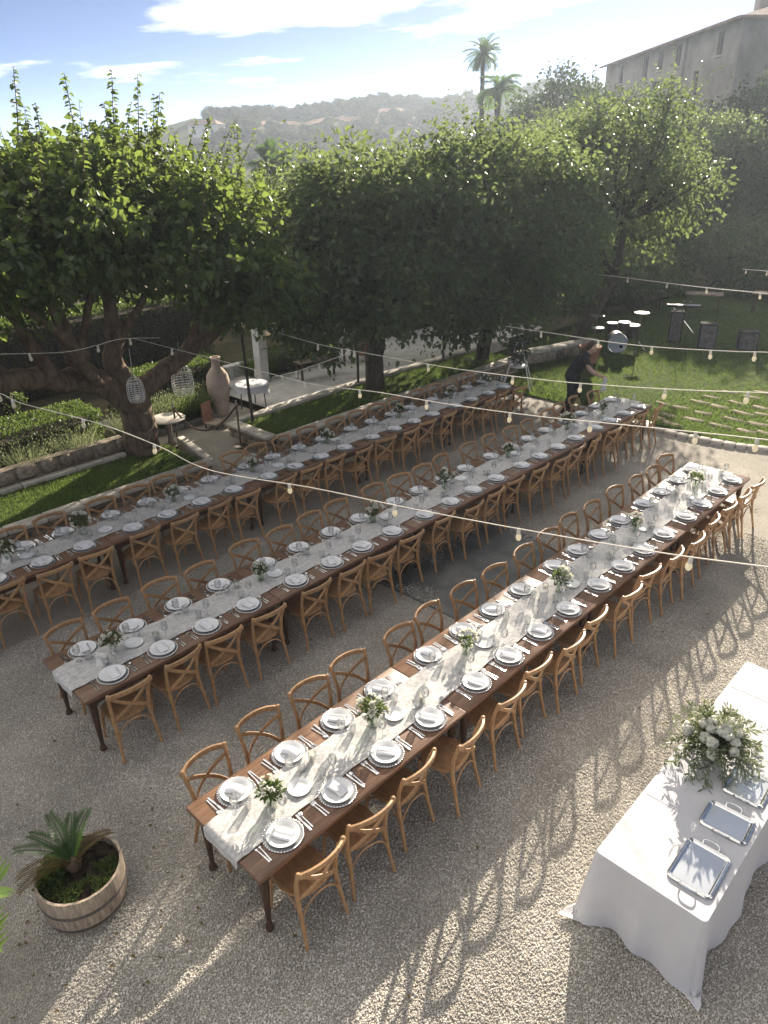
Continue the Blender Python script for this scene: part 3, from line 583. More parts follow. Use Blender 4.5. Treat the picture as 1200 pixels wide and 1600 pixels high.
def tree(label, base, lobes, K, per, L, W, lm, trunk, name='garden_tree', shoots=0, kind='quad', bark='darkbark', cr=(.3, .55), group=None, shell=.5, cat='tree', extra_tips=(), rag=0):
    lobes = list(lobes); base_l = list(lobes)
    for _ in range(rag):
        c, r = base_l[RNG.integers(0, len(base_l))]; d = rdir(1)[0]; d[2] = d[2]*.7+.2; q = random.uniform(.35, .85); lobes.append((tuple(np.array(c)+d*np.array(r)*random.uniform(.85, 1.15)), (q, q, q*.8)))
    t = thing(name, label, cat, (0, 0, 0), 0, group); mb = MB(); limbs(mb, trunk, 8)
    top = np.array(trunk[0][0][-1]); 
    for c, r in lobes:
        for k in range(3):
            d = rdir(1)[0]; d[2] = abs(d[2])*.7; e = np.array(c)+d*np.array(r)*.7; limbs(mb, [([top, (top+e)/2+np.array((0, 0, -.15)), e], trunk[0][2]*.55, .02)], 5)
    mb.build('trunk', M[bark], t); paths = []
    for k in range(shoots):
        c, r = lobes[RNG.integers(0, len(lobes))]; d = rdir(1)[0]; d[2] = abs(d[2])*.9; b = np.array(c)+d*np.array(r)*.85; tp = b+unit(d*.7+np.array((0, 0, .9)))*random.uniform(.35, 1.25); paths.append([b, (b+tp)/2+RNG.normal(size=3)*.06, tp])
    for tp in extra_tips:
        tp = np.array(tp); b = tp-np.array((random.uniform(-.2, .3), random.uniform(-.1, .3), random.uniform(1.1, 1.5))); paths.append([b, (b+tp)/2+RNG.normal(size=3)*.08, tp])
    ex = shoot_leaves(paths, L*1.05, W*1.05, .065, kind) if paths else None
    foliage('crown', lobes, K*len(base_l)/len(lobes)*(.82 if rag else 1), per, L, W, lm, t, kind, cr, shell, extra=ex, jit=.5)
    return t
tree('leafy garden tree with dark trunk standing on the right lawn strip', (-7.9,10.3,.3), [((-8.2,10.2,3.9),(2.3,2.1,1.7)),((-7.3,11.6,3.5),(1.8,1.9,1.7)),((-7.9,9.8,4.8),(1.7,1.7,1.0)),((-6.9,10.4,2.9),(1.1,1.6,1.0)),((-7.6,11.9,4.9),(1.5,1.6,.9)),((-6.9,12.2,2.3),(.8,1.2,.9)),((-6.8,9.4,2.9),(.7,.9,.8)),((-9.6,11.4,2.6),(1.0,1.6,1.0)),((-7.7,8.5,3.3),(1.2,1.0,1.3)),((-7.3,8.2,2.4),(.8,.7,.7)),((-9.4,9.0,3.6),(1.2,1.2,1.4))], 106, 46, .12, .085, M['treeleaf'],
     [([(-7.9,10.3,.2),(-7.95,10.35,1.2),(-7.85,10.4,2.2),(-7.9,10.5,3.2)], .24, .14), ([(-7.9,10.35,1.7),(-7.5,11,2.5),(-7.2,11.5,3.3)], .13, .05)], 'garden_tree', 60, 'hex', rag=16, extra_tips=[(-7.46,7.9,5.3),(-7.23,8.7,5.75),(-7.27,9.3,5.2),(-6.6,8.9,4.0),(-7.4,10.4,6.0)])
tree('leafy garden tree overhanging the far end of the left row', (-7.4,14.2,.2), [((-7.3,13.8,4.1),(2.3,2.2,1.8)),((-6.4,15.1,3.6),(1.8,2.0,1.8)),((-7.1,13.0,2.7),(1.4,1.7,1.3)),((-7.2,14.6,5.1),(2.0,2.0,1.0)),((-7.9,16.2,4.2),(1.8,1.7,1.6)),((-6.6,14.0,2.1),(.8,1.2,.9)),((-7.9,15.6,2.4),(1.3,1.6,1.1)),((-9.4,13.6,2.6),(1.0,1.5,1.0)),((-7.3,17.4,4.0),(1.3,1.3,1.5)),((-8.6,17.6,3.0),(1.2,1.3,1.3))], 104, 46, .12, .085, M['treeleaf'],
     [([(-7.7,14.3,.1),(-7.6,14.3,1.2),(-7.4,14.2,2.4),(-7.2,14.1,3.4)], .2, .12), ([(-7.5,14.2,1.8),(-6.9,14.7,2.7),(-6.5,14.9,3.4)], .11, .05)], 'garden_tree', 60, 'hex', rag=16)
tree('garden tree with leaning trunk behind the white bass drum', (-7.45,18.9,0), [((-7.6,20.3,4.9),(2.5,2.3,1.9)),((-6.4,21.4,4.4),(1.8,2.0,1.7)),((-8.6,19.4,4.4),(1.8,1.9,1.8)),((-7.4,20.6,6.1),(1.7,1.7,.9))], 110, 44, .13, .09, M['treeleaf'],
     [([(-7.4,18.6,-.1),(-7.0,19.0,1.0),(-6.7,19.6,2.2),(-6.9,20.1,3.6)], .24, .14), ([(-6.75,19.5,2.0),(-7.6,19.9,3.0),(-8.4,19.6,4.2)], .12, .05)], 'garden_tree', 50, rag=16)
RT = [(-19.2,36.0,7.4,'leftmost of the hazy broad trees behind the band area'),(-15.0,37.2,7.3,'second from the left of the hazy broad trees behind the band area'),(-10.9,37.6,7.0,'third from the left of the hazy broad trees behind the band area'),(-6.8,37.0,6.9,'fourth from the left of the hazy broad trees behind the band area'),(-2.6,37.4,6.9,'fifth, at the right edge, of the hazy broad trees behind the band area')]
for x, y, h, lb in RT:
    tree(lb, (x, y, 0), [((x,y,h*.52),(2.9,2.4,h*.38)),((x+random.uniform(-1,1),y-.8,h*.76),(2.1,1.9,h*.24)),((x+random.uniform(-1.5,1.5),y-.6,h*.32),(2.5,1.9,h*.27))], 130, 42, .16, .12, M['treeleaf'],
         [([(x,y,-.1),(x+.1,y,1.2),(x,y+.1,2.6),(x,y,h*.5)], .26, .12)], 'broad_tree', 6, rag=10, group='hazy broad trees at the end of the lawn')
OT = [(-17.4,18.6,5.5,3.0,'grey-green olive tree in the gap right of the mulberry'),(-20.5,15.0,4.8,2.8,'grey-green olive tree just behind the mulberry, right of the fan palm'),(-15.4,23.5,5.6,3.0,'grey-green olive tree behind the middle garden trees'),(-13.4,27.5,6.2,3.0,'tall grey-green olive tree below the tall palm'),(-24,20.5,5.0,3.0,'grey-green olive tree below the cypress')]
for x, y, h, r, lb in OT:
    tree(lb, (x, y, .2), [((x,y,h*.62),(r*.8,r*.8,h*.3)),((x+r*.4,y+.5,h*.55),(r*.6,r*.6,h*.28)),((x-r*.3,y-r*.4,h*.72),(r*.55,r*.6,h*.24))], 150, 40, .13, .05, M['oliveleaf'],
         [([(x,y,.1),(x+.15,y,.9),(x-.1,y,1.8),(x,y,h*.5)], .24, .12)], 'olive_tree', 14, group='olive trees behind the garden')
DT = [(-20,4.5,5.0,3.2,'dark bushy tree behind the mulberry at the left edge'),(-23,10.5,4.6,3.2,'dark bushy tree behind the mulberry, below the far white house'),(-30,53.2,11.6,4.6,'big dark round oak left of the farmhouse'),(-33.5,51.5,8.0,3.0,'dark rounded tree between the tall palm and the big oak'),(-25.5,50,9.4,3.8,'dark tree in front of the left corner of the farmhouse'),(-20.5,43,9.0,4.2,'dark tree below the middle of the farmhouse'),(-12.5,45,9.2,4.4,'dark tree below the right part of the farmhouse')]
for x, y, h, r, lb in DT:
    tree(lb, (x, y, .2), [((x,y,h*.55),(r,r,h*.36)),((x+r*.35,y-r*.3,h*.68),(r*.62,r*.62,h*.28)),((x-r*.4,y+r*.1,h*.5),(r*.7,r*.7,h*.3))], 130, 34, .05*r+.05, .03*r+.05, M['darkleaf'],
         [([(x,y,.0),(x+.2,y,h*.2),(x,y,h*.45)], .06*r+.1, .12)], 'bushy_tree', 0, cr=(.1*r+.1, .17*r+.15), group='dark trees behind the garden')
for x, y, h, lb in ((-11.0,22.6,2.4,'dense dark shrub just left of the leaning trunk'),(-9.9,25.4,2.6,'dense dark shrub behind the leaning trunk'),(-13.6,27.5,3.4,'dense dark shrub left behind the band area'),(-10.2,29.8,3.2,'dense dark shrub second from left behind the band area'),(-6.8,31.2,3.1,'dense dark shrub in the middle behind the band area'),(-3.3,31.8,3.0,'dense dark shrub second from right behind the band area'),(.2,32.2,3.0,'dense dark shrub at the right edge behind the band area')):
    tree(lb, (x, y, 0), [((x,y,h*.5),(2.1,1.7,h*.5)),((x+.9,y-.5,h*.4),(1.5,1.2,h*.42)),((x-1.0,y+.2,h*.55),(1.4,1.3,h*.42))], 90, 36, .14, .10, M['treeleaf'], [([(x,y,-.1),(x+.05,y,h*.3),(x,y,h*.6)], .12, .05)], 'garden_shrub', 6, cr=(.3, .5), group='dense shrubs at the end of the lawn', cat='shrub', rag=8)
def palm(label, x, y, z0, z1, fl, nf, tr, name='palm_tree', lm='palmleaf', droop=1.7, up=(-.5, 1.45), leafl=.5, ln=22, lw=.06):
    t = thing(name, label, 'palm', (x, y, z0)); mb = MB(); h = z1-z0; zz = np.linspace(0, h, 26)
    mb.tube([(math.sin(k*.2)*.08, 0, z) for k, z in enumerate(zz)], [tr*(1+.25*(k % 2)*.4)*(1.15-.3*k/25) for k in range(26)], 9); mb.build('trunk', M['darkbark'], t)
    fronds((0, 0, h), nf, fl, droop, M[lm], 'fronds', t, ln, lw, leafl, up, width=.03); return t
palm('tall slender date palm standing on the skyline left of the oak', -43.97, 62.0, 2, 13.6, 1.85, 40, .22, droop=.95, leafl=.42, lw=.07)
palm('shorter palm right beside the tall slender palm', -39.8, 58.9, 2, 10.2, 2.2, 26, .3, droop=1.4, leafl=.6, up=(.0, 1.45), lw=.11)
palm('spiky round fan palm in front of the olive slope', -43, 35.1, .5, 4.6, 1.8, 60, .35, droop=.35, leafl=.6, up=(-.7, 1.5), lw=.10)
def cypress(label, x, y, h, r):
    t = thing('cypress_tree', label, 'tree', (0, 0, 0)); z0 = float(terrain(math.degrees(math.atan2(x-CAM[0], y-CAM[1])), math.hypot(x-CAM[0], y-CAM[1]))); mb = MB(); mb.tube([(x, y, z0-.2), (x, y, z0+h*.6)], [.15, .05], 6); mb.build('trunk', M['darkbark'], t)
    foliage('crown', [((x, y, z0+h*.35), (r, r, h*.36)), ((x, y, z0+h*.68), (r*.65, r*.65, h*.33))], 150, 26, .16, .1, M['darkleaf'], t, 'quad', (.12, .25), .4)
cypress('narrow dark cypress in front of the olive slope', -56.5, 50.3, 6.6, .8)
cypress('narrow dark cypress further right, below the olive slope', -48, 62, 5.6, .7)
cypress('pointed conifer rising behind the farmhouse roof', -22.3, 66.8, 15.6, 1.7)
# olive trees planted over the far slope
def far_tree_mesh(k):
    r = 1.0; P, O = crown_points([((0, 0, 1.25), (1.05, 1.05, .85)), ((.4, .2, 1.5), (.7, .7, .6)), ((-.4, -.1, 1.4), (.7, .6, .6))], 26, 15, (.18, .34), .55)
    n = len(P); V, F = leaf_arrays(P, unit(O+rdir(n)*.6), rdir(n)+np.array((0, 0, .6)), .30*RNG.uniform(.7, 1.3, n), .22, 'quad'); return np_mesh('crown', V, F, M['farleaf'])
FT = [far_tree_mesh(k) for k in range(4)]
mb = MB(); mb.tube([(0, 0, -.3), (.05, 0, .5), (0, 0, 1.1)], [.14, .10, .06], 6); FTRUNK = mb.mesh('trunk', M['darkbark'])
def far_tree(az, d, s, label, group):
    x = CAM[0]+d*math.sin(R(az)); y = CAM[1]+d*math.cos(R(az)); t = thing('olive_tree', label, 'tree', (x, y, float(terrain(az, d))-.38*s), random.uniform(0, 6.28), group); t.scale = (s, s, s*random.uniform(.85, 1.15))
    link('crown', random.choice(FT), t); link('trunk', FTRUNK, t)
for k in range(78):      # close row along the crest
    az = -55.8+k*.34+random.uniform(-.12, .12); far_tree(az, 238+random.uniform(-2, 6), random.uniform(1.15, 1.75), 'round olive tree in the row along the far hill crest', 'olive trees along the hill crest')
for row, (d, n) in enumerate(((232, 34), (222, 16), (210, 44), (199, 50), (187, 50), (174, 44), (158, 34))):
    for k in range(n):
        az = -56.5+27*(k+random.uniform(.1, .9))/n
        if row == 1 and -54.5 < az < -41 and random.random() < .75: continue
        far_tree(az, d+random.uniform(-8, 8), random.uniform(.85, 1.55), 'round olive tree scattered on the slope below the hill crest', 'olive trees scattered on the far slope')

# ================================================================== hedges, beds, shrubs
def hedge(label, c, d, n, lm='hedge', L=.05, W=.035, name='hedge', rz=0):
    t = thing(name, label, 'hedge', c, rz); mb = MB(); mb.bbox((0, 0, d[2]/2-.04), (d[0]-.14, d[1]-.14, d[2]-.1), .06); mb.build('inner_branches', M['darkbark'], t)
    f = RNG.random(n); P = RNG.uniform(-.5, .5, (n, 3)); ax = RNG.choice(3, n, p=[.3, .3, .4]); sg = np.where(ax == 2, .5, RNG.choice([-.5, .5], n)); P[np.arange(n), ax] = sg
    O = np.zeros((n, 3)); O[np.arange(n), ax] = np.sign(sg); P = P*np.array(d)*(1+.05*np.sin(P[:, [1, 2, 0]]*17))+np.array((0, 0, d[2]/2)); P += RNG.normal(size=P.shape)*.03
    V, F = leaf_arrays(P, unit(O+rdir(n)*.9), rdir(n)+O, L*RNG.uniform(.7, 1.4, n), W, 'quad'); link('leaves', np_mesh('leaves', V, F, M[lm]), t); return t
hedge('clipped box hedge behind the boulder wall at the left edge', (-10.1, 1.7, .17), (1.1, 4.6, .85), 15000)
hedge('clipped hedge behind the tall clay amphora', (-11.2, 6.6, .17), (.9, 2.6, .95), 9000)
hedge('low green hedge beside the white garden wall', (-11.1, 10.6, .36), (.5, 2.2, .55), 5000)
hedge('clipped hedge far left beyond the box hedge', (-12.6, 1.0, .17), (1.0, 5.0, 1.2), 9000)
hedge('tall dense hedge closing the garden behind the mulberry', (-14.6, 5.5, .17), (1.3, 8.0, 1.9), 16000, 'hedge', .08, .055)
def tuft(label, c, r, h, n, lm, name='lavender_bush', w=.012, lean=.7, cat='plant', sy=1.0):
    t = thing(name, label, cat, c); a = RNG.uniform(0, 2*PI, n); q = np.sqrt(RNG.random(n)); xy = np.column_stack([np.cos(a)*q*r, np.sin(a)*q*r*sy]); P = np.column_stack([xy*.6, np.zeros(n)])
    A = np.column_stack([xy/r*lean, np.ones(n)])+RNG.normal(size=(n, 3))*.13; b = rdir(n); V, F = leaf_arrays(P, A, b, h*RNG.uniform(.6, 1.15, n), w, 'quad', .05, .3)
    link('stems', np_mesh('stems', V, F, M[lm]), t)
    m2 = n//3; tips = (P+unit(A)*(h*RNG.uniform(.8, 1.2, n))[:, None])[:m2]; V, F = leaf_arrays(tips, A[:m2]+RNG.normal(size=(m2, 3))*.2, rdir(m2), .05, .018, 'quad'); link('flower_spikes', np_mesh('flower_spikes', V, F, M['lavender']), t)['kind'] = 'stuff'
    return t
LAV = [(-9.1,.7,.3,.45,'silvery tuft above the boulder wall by the clay pipe'),(-9.15,1.5,.34,.5,'silvery tuft above the boulder wall, second from left'),(-9.1,2.4,.36,.5,'silvery tuft above the middle of the boulder wall'),(-9.1,3.3,.34,.55,'silvery tuft above the boulder wall nearest the mulberry trunk'),(-9.3,4.6,.35,.55,'silvery lavender tuft just behind the mulberry trunk')]
for x, y, r, h, lb in LAV: tuft(lb, (x, y, .4), r, h, 700, 'lavender')
for k, lb in enumerate(('lavender bush left of the tall amphora, next to the round stone table','lavender bush second from the amphora','lavender bush right against the tall amphora')):
    tuft(lb, (-10.0-.05*k, 5.5+.55*k, .2), .42, .62, 1500, 'grass' if k else 'lavender')
kerb_line('low grey timber edge of the lavender bed', [(-9.55, 5.2), (-9.5, 6.2), (-9.5, 6.8)], .12, .12, .2, 'concrete', 'bed_edging', 3)
tuft('tall green grass clump by the white garden wall', (-11.2, 9.3, .3), .4, .7, 900, 'grass', 'grass_clump')
# ================================================================== tables and chairs
TL = 2.485; ROWS = {'right': (0.0, 0.0, 4), 'middle': (-2.842, 0.02, 5), 'left': (-5.71, -.66, 5)}
def table_proto():
    t = thing('farm_table', '', 'table'); mb = MB(); mb.bbox((.5, TL/2, .7385), (1.0, TL-.008, .043), .005); mb.build('table_top', M['tablewood'], t)
    mb = MB()
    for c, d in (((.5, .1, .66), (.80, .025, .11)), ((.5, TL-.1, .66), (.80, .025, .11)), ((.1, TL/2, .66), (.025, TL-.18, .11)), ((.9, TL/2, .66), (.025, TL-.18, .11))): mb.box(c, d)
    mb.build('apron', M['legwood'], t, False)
    prof = [(.022,0),(.034,.012),(.036,.035),(.028,.06),(.019,.085),(.021,.12),(.029,.3),(.036,.45),(.040,.54),(.034,.56),(.042,.58),(.042,.6)]
    mb = MB(); mb.lathe(prof, 14); mb.bbox((0, 0, .659), (.085, .085, .115), .004); me = mb.mesh('leg', M['legwood'])
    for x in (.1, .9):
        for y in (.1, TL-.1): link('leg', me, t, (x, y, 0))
    return t
def chair_proto():
    t = thing('cross_back_chair', '', 'chair')
    # seat
    mb = MB(); n = 28; ring = []
    for k in range(n):
        a = 2*PI*k/n; c, s = math.cos(a), math.sin(a); x = math.copysign(abs(c)**.62, c)*(.205 if s < 0 else .215); y = math.copysign(abs(s)**.62, s)*.205; ring.append((x*(1-.06*(s < -.3)), y))
    rg = np.array(ring); V = []
    for sc_, z in ((.94, .432), (1, .438), (1, .455), (.965, .464), (.80, .462), (.4, .457)): V += [(x*sc_, y*sc_, z) for x, y in rg]
    V.append((0, 0, .456)); F = [tuple(range(n-1, -1, -1))]
    for k in range(5):
        for i in range(n): j = (i+1) % n; F.append((k*n+i, k*n+j, k*n+n+j, k*n+n+i))
    F += [(5*n+i, 5*n+(i+1) % n, 6*n) for i in range(n)]; mb.add(V, F); mb.build('seat', M['seatwood'], t)
    for s in (-1, 1):
        mb = MB(); mb.tube(spline([(s*.20,.205,0),(s*.188,.185,.22),(s*.175,.165,.44)], 7), np.linspace(.0155, .021, 7), 8); mb.build('leg', M['chairwood'], t)
        mb = MB(); q = spline([(s*.215,-.285,0),(s*.195,-.225,.25),(s*.19,-.19,.46),(s*.20,-.20,.64),(s*.215,-.245,.80),(s*.222,-.27,.872)], 14); mb.tube(q, np.linspace(.0165, .0185, 14)+.004*np.exp(-((q[:, 2]-.45)/.15)**2), 8); mb.blob((s*.222,-.271,.876), (.0175,.0175,.012), 8, 4); mb.build('back_post', M['chairwood'], t)
    mb = MB(); q = spline([(-.236,-.268,.845),(-.13,-.316,.862),(0,-.334,.866),(.13,-.316,.862),(.236,-.268,.845)], 14); mb.strip(q, .030, .052); mb.build('top_rail', M['chairwood'], t)
    for s in (-1, 1):
        mb = MB(); q = spline([(-s*.205,-.232,.80),(-s*.08,-.272,.71),(s*.08,-.262-.004*s,.60),(s*.188,-.20,.495)], 12); mb.strip(q, .013, .036); mb.build('cross_slat', M['chairwood'], t)
    for a, b in (((-.19,.186),(.19,.186)), ((-.195,-.22),(.195,-.22)), ((-.192,-.21),(-.187,.18)), ((.192,-.21),(.187,.18))):
        a3 = np.array((*a, .24)); b3 = np.array((*b, .24)); m_ = (a3+b3)/2; mb = MB(); q = spline([a3, a3+(m_-a3)*.18+np.array((0,0,.10)), a3+(m_-a3)*.55+np.array((0,0,.17)), m_+np.array((0,0,.185)), b3+(m_-b3)*.55+np.array((0,0,.17)), b3+(m_-b3)*.18+np.array((0,0,.10)), b3], 16); mb.tube(q, .0085, 6); mb.build('stretcher', M['chairwood'], t)
    return t
TP, CP = table_proto(), chair_proto(); used = {}
def place(proto, loc, rz, label, group):
    if used.get(proto.name): o = copy_tree(proto)
    else: o = proto; used[proto.name] = True
    o.location = loc; o.rotation_euler = (0, 0, rz); o['label'] = label; o['group'] = group; return o
def single(name, me, loc, rz, label, cat, group):
    return tag(link(name, me, None, loc, rz), label, cat, group)
# ---- tableware meshes
mb = MB(); mb.lathe([(.0,.002),(.12,.002),(.158,.006),(.164,.010),(.158,.011),(.12,.007),(0,.006)], 32, cap=False)
for k in range(40): a = 2*PI*k/40; mb.blob((.159*math.cos(a), .159*math.sin(a), .012), .0085, 5, 3, mi=1)
CHARGER = mb.mesh('charger_plate', [M['charger'], M['silver']])
mb = MB(); mb.lathe([(0,.004),(.075,.004),(.085,.007),(.128,.022),(.136,.024),(.135,.027),(.126,.025),(.086,.012),(.078,.0085),(0,.008)], 32, cap=False); PLATE = mb.mesh('dinner_plate', M['china'])
mb = MB(); mb.lathe([(0,.003),(.055,.003),(.065,.006),(.095,.016),(.102,.018),(.101,.021),(.093,.019),(.064,.010),(.058,.0075),(0,.007)], 28, cap=False); SPLATE = mb.mesh('bread_plate', M['china'])
def napkin(k):
    mb = MB(); nx, ny = 9, 13; w, l = .098, .165; V = []; rn = np.random.default_rng(40+k)
    for side in (0, 1):
        for j in range(ny):
            for i in range(nx):
                u, v = i/(nx-1), j/(ny-1); x = (u-.5)*w; y = (v-.5)*l; arch = .012*math.sin(v*PI)*(1 if k % 2 else .5)+.004*math.sin(u*9+k)
                edge = min(u, 1-u)*6; th = .014*min(1, edge+.25)
                V.append((x+.006*math.sin(v*5+k), y, .010+arch+(th if side else 0)+.004*v))
    i_ = np.arange(nx*ny).reshape(ny, nx); F = []
    for j in range(ny-1):
        for i in range(nx-1):
            F.append((i_[j,i], i_[j+1,i], i_[j+1,i+1], i_[j,i+1])); o = nx*ny; F.append((o+i_[j,i], o+i_[j,i+1], o+i_[j+1,i+1], o+i_[j+1,i]))
    bd = list(i_[0,:])+list(i_[1:,-1])+list(i_[-1,-2::-1])+list(i_[-2:0:-1,0])
    for a in range(len(bd)): b = (a+1) % len(bd); F.append((bd[a], bd[b], bd[b]+nx*ny, bd[a]+nx*ny))
    mb.add(V, F); return mb.mesh('napkin', M['napkin'])
NAP = [napkin(k) for k in range(4)]
def handle(mb, l=.12, w=.014): mb.strip(spline([(0,-.1,.004),(0,-.04,.006),(0,.02,.007),(0,.05,.005)], 9), np.linspace(w, w*.5, 9), .0035)
mb = MB(); handle(mb); mb.strip([(0,.045,.005),(0,.06,.004),(0,.075,.0045)], [.008,.022,.024], .003)
for k in range(4): mb.box(((k-1.5)*.0066, .095, .006), (.0034, .045, .0025))
FORK = mb.mesh('fork', M['steel'])
mb = MB(); mb.strip([(0,-.115,.005),(0,-.06,.006),(0,-.01,.0055),(0,.0,.005)], [.016,.018,.015,.012], .007); mb.strip([(0,0,.004),(0,.03,.005),(.002,.09,.005),(.006,.118,.004)], [.012,.019,.018,.003], .0018); KNIFE = mb.mesh('knife', M['steel'])
mb = MB(); handle(mb); mb.blob((0,.075,.006), (.0185,.031,.004), 12, 6); SPOON = mb.mesh('spoon', M['steel'])
def lathe_mesh(name, prof, m, seg=20, cap=False): b = MB(); b.lathe(prof, seg, cap=cap); return b.mesh(name, m)
WINE = lathe_mesh('wine_glass', [(0,.001),(.034,.002),(.033,.005),(.008,.008),(.004,.02),(.0038,.085),(.008,.095),(.028,.112),(.040,.142),(.039,.175),(.032,.205),(.0305,.205),(.037,.175),(.038,.143),(.026,.114),(0,.1)], M['glass'])
WATER = lathe_mesh('water_glass', [(0,.002),(.030,.003),(.033,.02),(.038,.09),(.0365,.09),(.0315,.022),(0,.012)], M['glass'])
# ---- table runner
def runner(row, x0, y0, ny_tables):
    Lg = TL*ny_tables; ny = int(Lg/.045); nx = 13; over = .10 if row != 'left' else .1; k = int(over/.03)
    V = []; W_ = .45; yy = np.linspace(-.004, Lg+(.004 if row == 'middle' else -.02), ny)
    for j in range(-k, ny):
        for i in range(nx):
            u = i/(nx-1); wob = .012*math.sin(j*.13+(i > 6)*1.7)+.006*math.sin(j*.41)
            x = .285+u*(W_)-.0+wob*(1 if u > .5 else -1)*abs(u-.5)*2
            y = yy[max(j, 0)]
            wr = .009*abs(math.sin(j*.55+i*.9+2*math.sin(j*.11)))+.005*abs(math.sin(j*.23-i*.7))+.003*random.random()
            if j < 0: V.append((x+x0, y0-.012-.004*math.sin(i*1.2)-.0015*(-j), .764+j*.03))
            else: V.append((x+x0, y+y0-(.008 if j == 0 else 0), .7635+wr*(.4 if j == 0 else 1)))
    V = np.array(V); n = ny+k; i_ = np.arange(n*nx).reshape(n, nx); F = np.column_stack([i_[:-1,:-1].ravel(), i_[:-1,1:].ravel(), i_[1:,1:].ravel(), i_[1:,:-1].ravel()])
    o = link('table_runner', np_mesh('table_runner', V, F, M['runner'], True)); tag(o, f'long crumpled beige cloth runner down the {row} table row', 'table runner', 'table runners'); return o
for row, (x0, y0, nt_) in ROWS.items(): runner(row, x0, y0, nt_)
# ---- rows
for row, (x0, y0, nt_) in ROWS.items():
    endw = 'far' if row == 'left' else 'near'; total = nt_*4
    for k in range(nt_):
        n_ = nt_-k if row == 'left' else k+1
        place(TP, (x0, y0+k*TL, 0), 0, f'dark wooden farm table, {ORD[n_]} from the {endw} end of the {row} row', 'farm tables set end to end')
        for c in range(4):
            idx = k*4+c; sn = total-idx if row == 'left' else idx+1; yc = y0+k*TL+.39+.585*c
            for side in (-1, 1):
                sd_n = 'left' if side < 0 else 'right'; where = f'{ORD[sn]} from {endw} end, {sd_n} side of {row} table row'; wset = f'{ORD[sn]} setting from {endw} end, {sd_n} side of {row} table row'
                jx, jy, jr = random.uniform(-.06, .05)*(-side), random.uniform(-.03, .03), R(random.gauss(0, 5))
                # chair local +y faces the table
                cx = x0-.01+jx if side < 0 else x0+1.0-.05+jx
                px = x0+.185 if side < 0 else x0+.815
                visible = yc > (.0 if row != 'left' else -.2)
                place(CP, (cx, yc+jy, 0), (-PI/2 if side < 0 else PI/2)+jr, f'cross-back wooden chair, {where}', 'cross-back chairs along the tables')
                py = yc+random.uniform(-.02, .02); z = .7602; f = np.array((-side, 0)); l = np.array((0, -side*-1.0)) if False else np.array((0, 1.0 if side < 0 else -1.0)); rz = -PI/2 if side < 0 else PI/2
                P = lambda a, b: (px+f[0]*b+l[0]*a, py+f[1]*b+l[1]*a, z)     # a: to the sitter's left, b: towards the table's middle
                single('charger_plate', CHARGER, P(0, 0), random.uniform(0, 3), f'beaded glass charger plate, {wset}', 'charger plate', 'charger plates')
                single('dinner_plate', PLATE, (px, py, z+.010), random.uniform(0, 3), f'white dinner plate, {wset}', 'plate', 'white dinner plates')
                single('napkin', random.choice(NAP), (px+random.uniform(-.015, .015), py+random.uniform(-.015, .015), z+.0155), rz+R(random.uniform(-22, 22))+(0.35 if row == 'right' else 0), f'folded white napkin, {wset}', 'napkin', 'folded napkins on plates')
                for q, nm in ((.195, 'inner'), (.222, 'outer')): single('fork', FORK, P(q, -.01), rz+R(random.uniform(-5, 5)), f'{nm} steel fork, {wset}', 'fork', 'steel forks')
                single('knife', KNIFE, P(-.192, -.01), rz+R(random.uniform(-5, 5)), f'steel table knife, {wset}', 'knife', 'steel knives')
                single('spoon', SPOON, P(-.222, -.01), rz+R(random.uniform(-5, 5)), f'steel spoon, {wset}', 'spoon', 'steel spoons')
                a_, b_ = -.13+random.uniform(-.02, .02), .17+random.uniform(-.02, .02)
                single('wine_glass', WINE, (*P(a_, b_)[:2], .768), 0, f'clear wine glass, {wset}', 'glass', 'wine glasses')
                single('water_glass', WATER, (*P(a_+.095, b_+.035)[:2], .768), 0, f'clear water tumbler, {wset}', 'glass', 'water tumblers')
# ---- centrepieces
def flower_ball(n_, r, h, seed, lf, lfs=(.05, .022), nb=10, bl=.02, kind=0):
    rn = np.random.default_rng(seed); d = unit(rn.normal(size=(n_, 3))); d[:, 2] = np.abs(d[:, 2])*1.1-.25; P = d*r*rn.uniform(.4, 1, (n_, 1))+np.array((0, 0, h))
    V, F = leaf_arrays(P, unit(d+rn.normal(size=(n_, 3))*.6), rn.normal(size=(n_, 3))+np.array((0, 0, .8)), lfs[0]*rn.uniform(.6, 1.3, n_), lfs[1], 'quad'); return np_mesh('foliage', V, F, lf)
def blossom_mesh(s, seed, petals=14):
    rn = np.random.default_rng(seed); n_ = petals; a = np.arange(n_)*2.4; t = np.arange(n_)/n_; d = np.column_stack([np.cos(a)*(1-.75*t), np.sin(a)*(1-.75*t), .35+t]); P = np.column_stack([np.cos(a)*.1*s, np.sin(a)*.1*s, np.zeros(n_)])
    V, F = leaf_arrays(P, unit(d), np.column_stack([-np.cos(a), -np.sin(a), np.full(n_, .8)]), s*(1.0-.25*t), s*.95, 'hex', .3, -.35); return np_mesh('blossom', V, F, M['petal'])
BLOS = [blossom_mesh(.030, 1), blossom_mesh(.040, 2), blossom_mesh(.048, 3)]; TINY = blossom_mesh(.022, 5, 8)
FOL = [flower_ball(170, .085, .17, 3, M['stem']), flower_ball(220, .10, .19, 5, M['treeleaf']), flower_ball(120, .07, .16, 7, M['stem'])]
mb = MB(); mb.lathe([(0,.002),(.040,.002),(.044,.01),(.043,.06),(.047,.11),(.0455,.11),(.0415,.06),(.042,.012),(0,.008)], 20, cap=False); VASE = mb.mesh('vase', M['vaseglass'])
mb = MB()
for k in range(9): a = k*2.4; mb.tube([(.02*math.cos(a), .02*math.sin(a), .012), (-.012*math.cos(a), -.012*math.sin(a), .10), (.03*math.cos(a+1), .03*math.sin(a+1), .17)], .0022, 5)
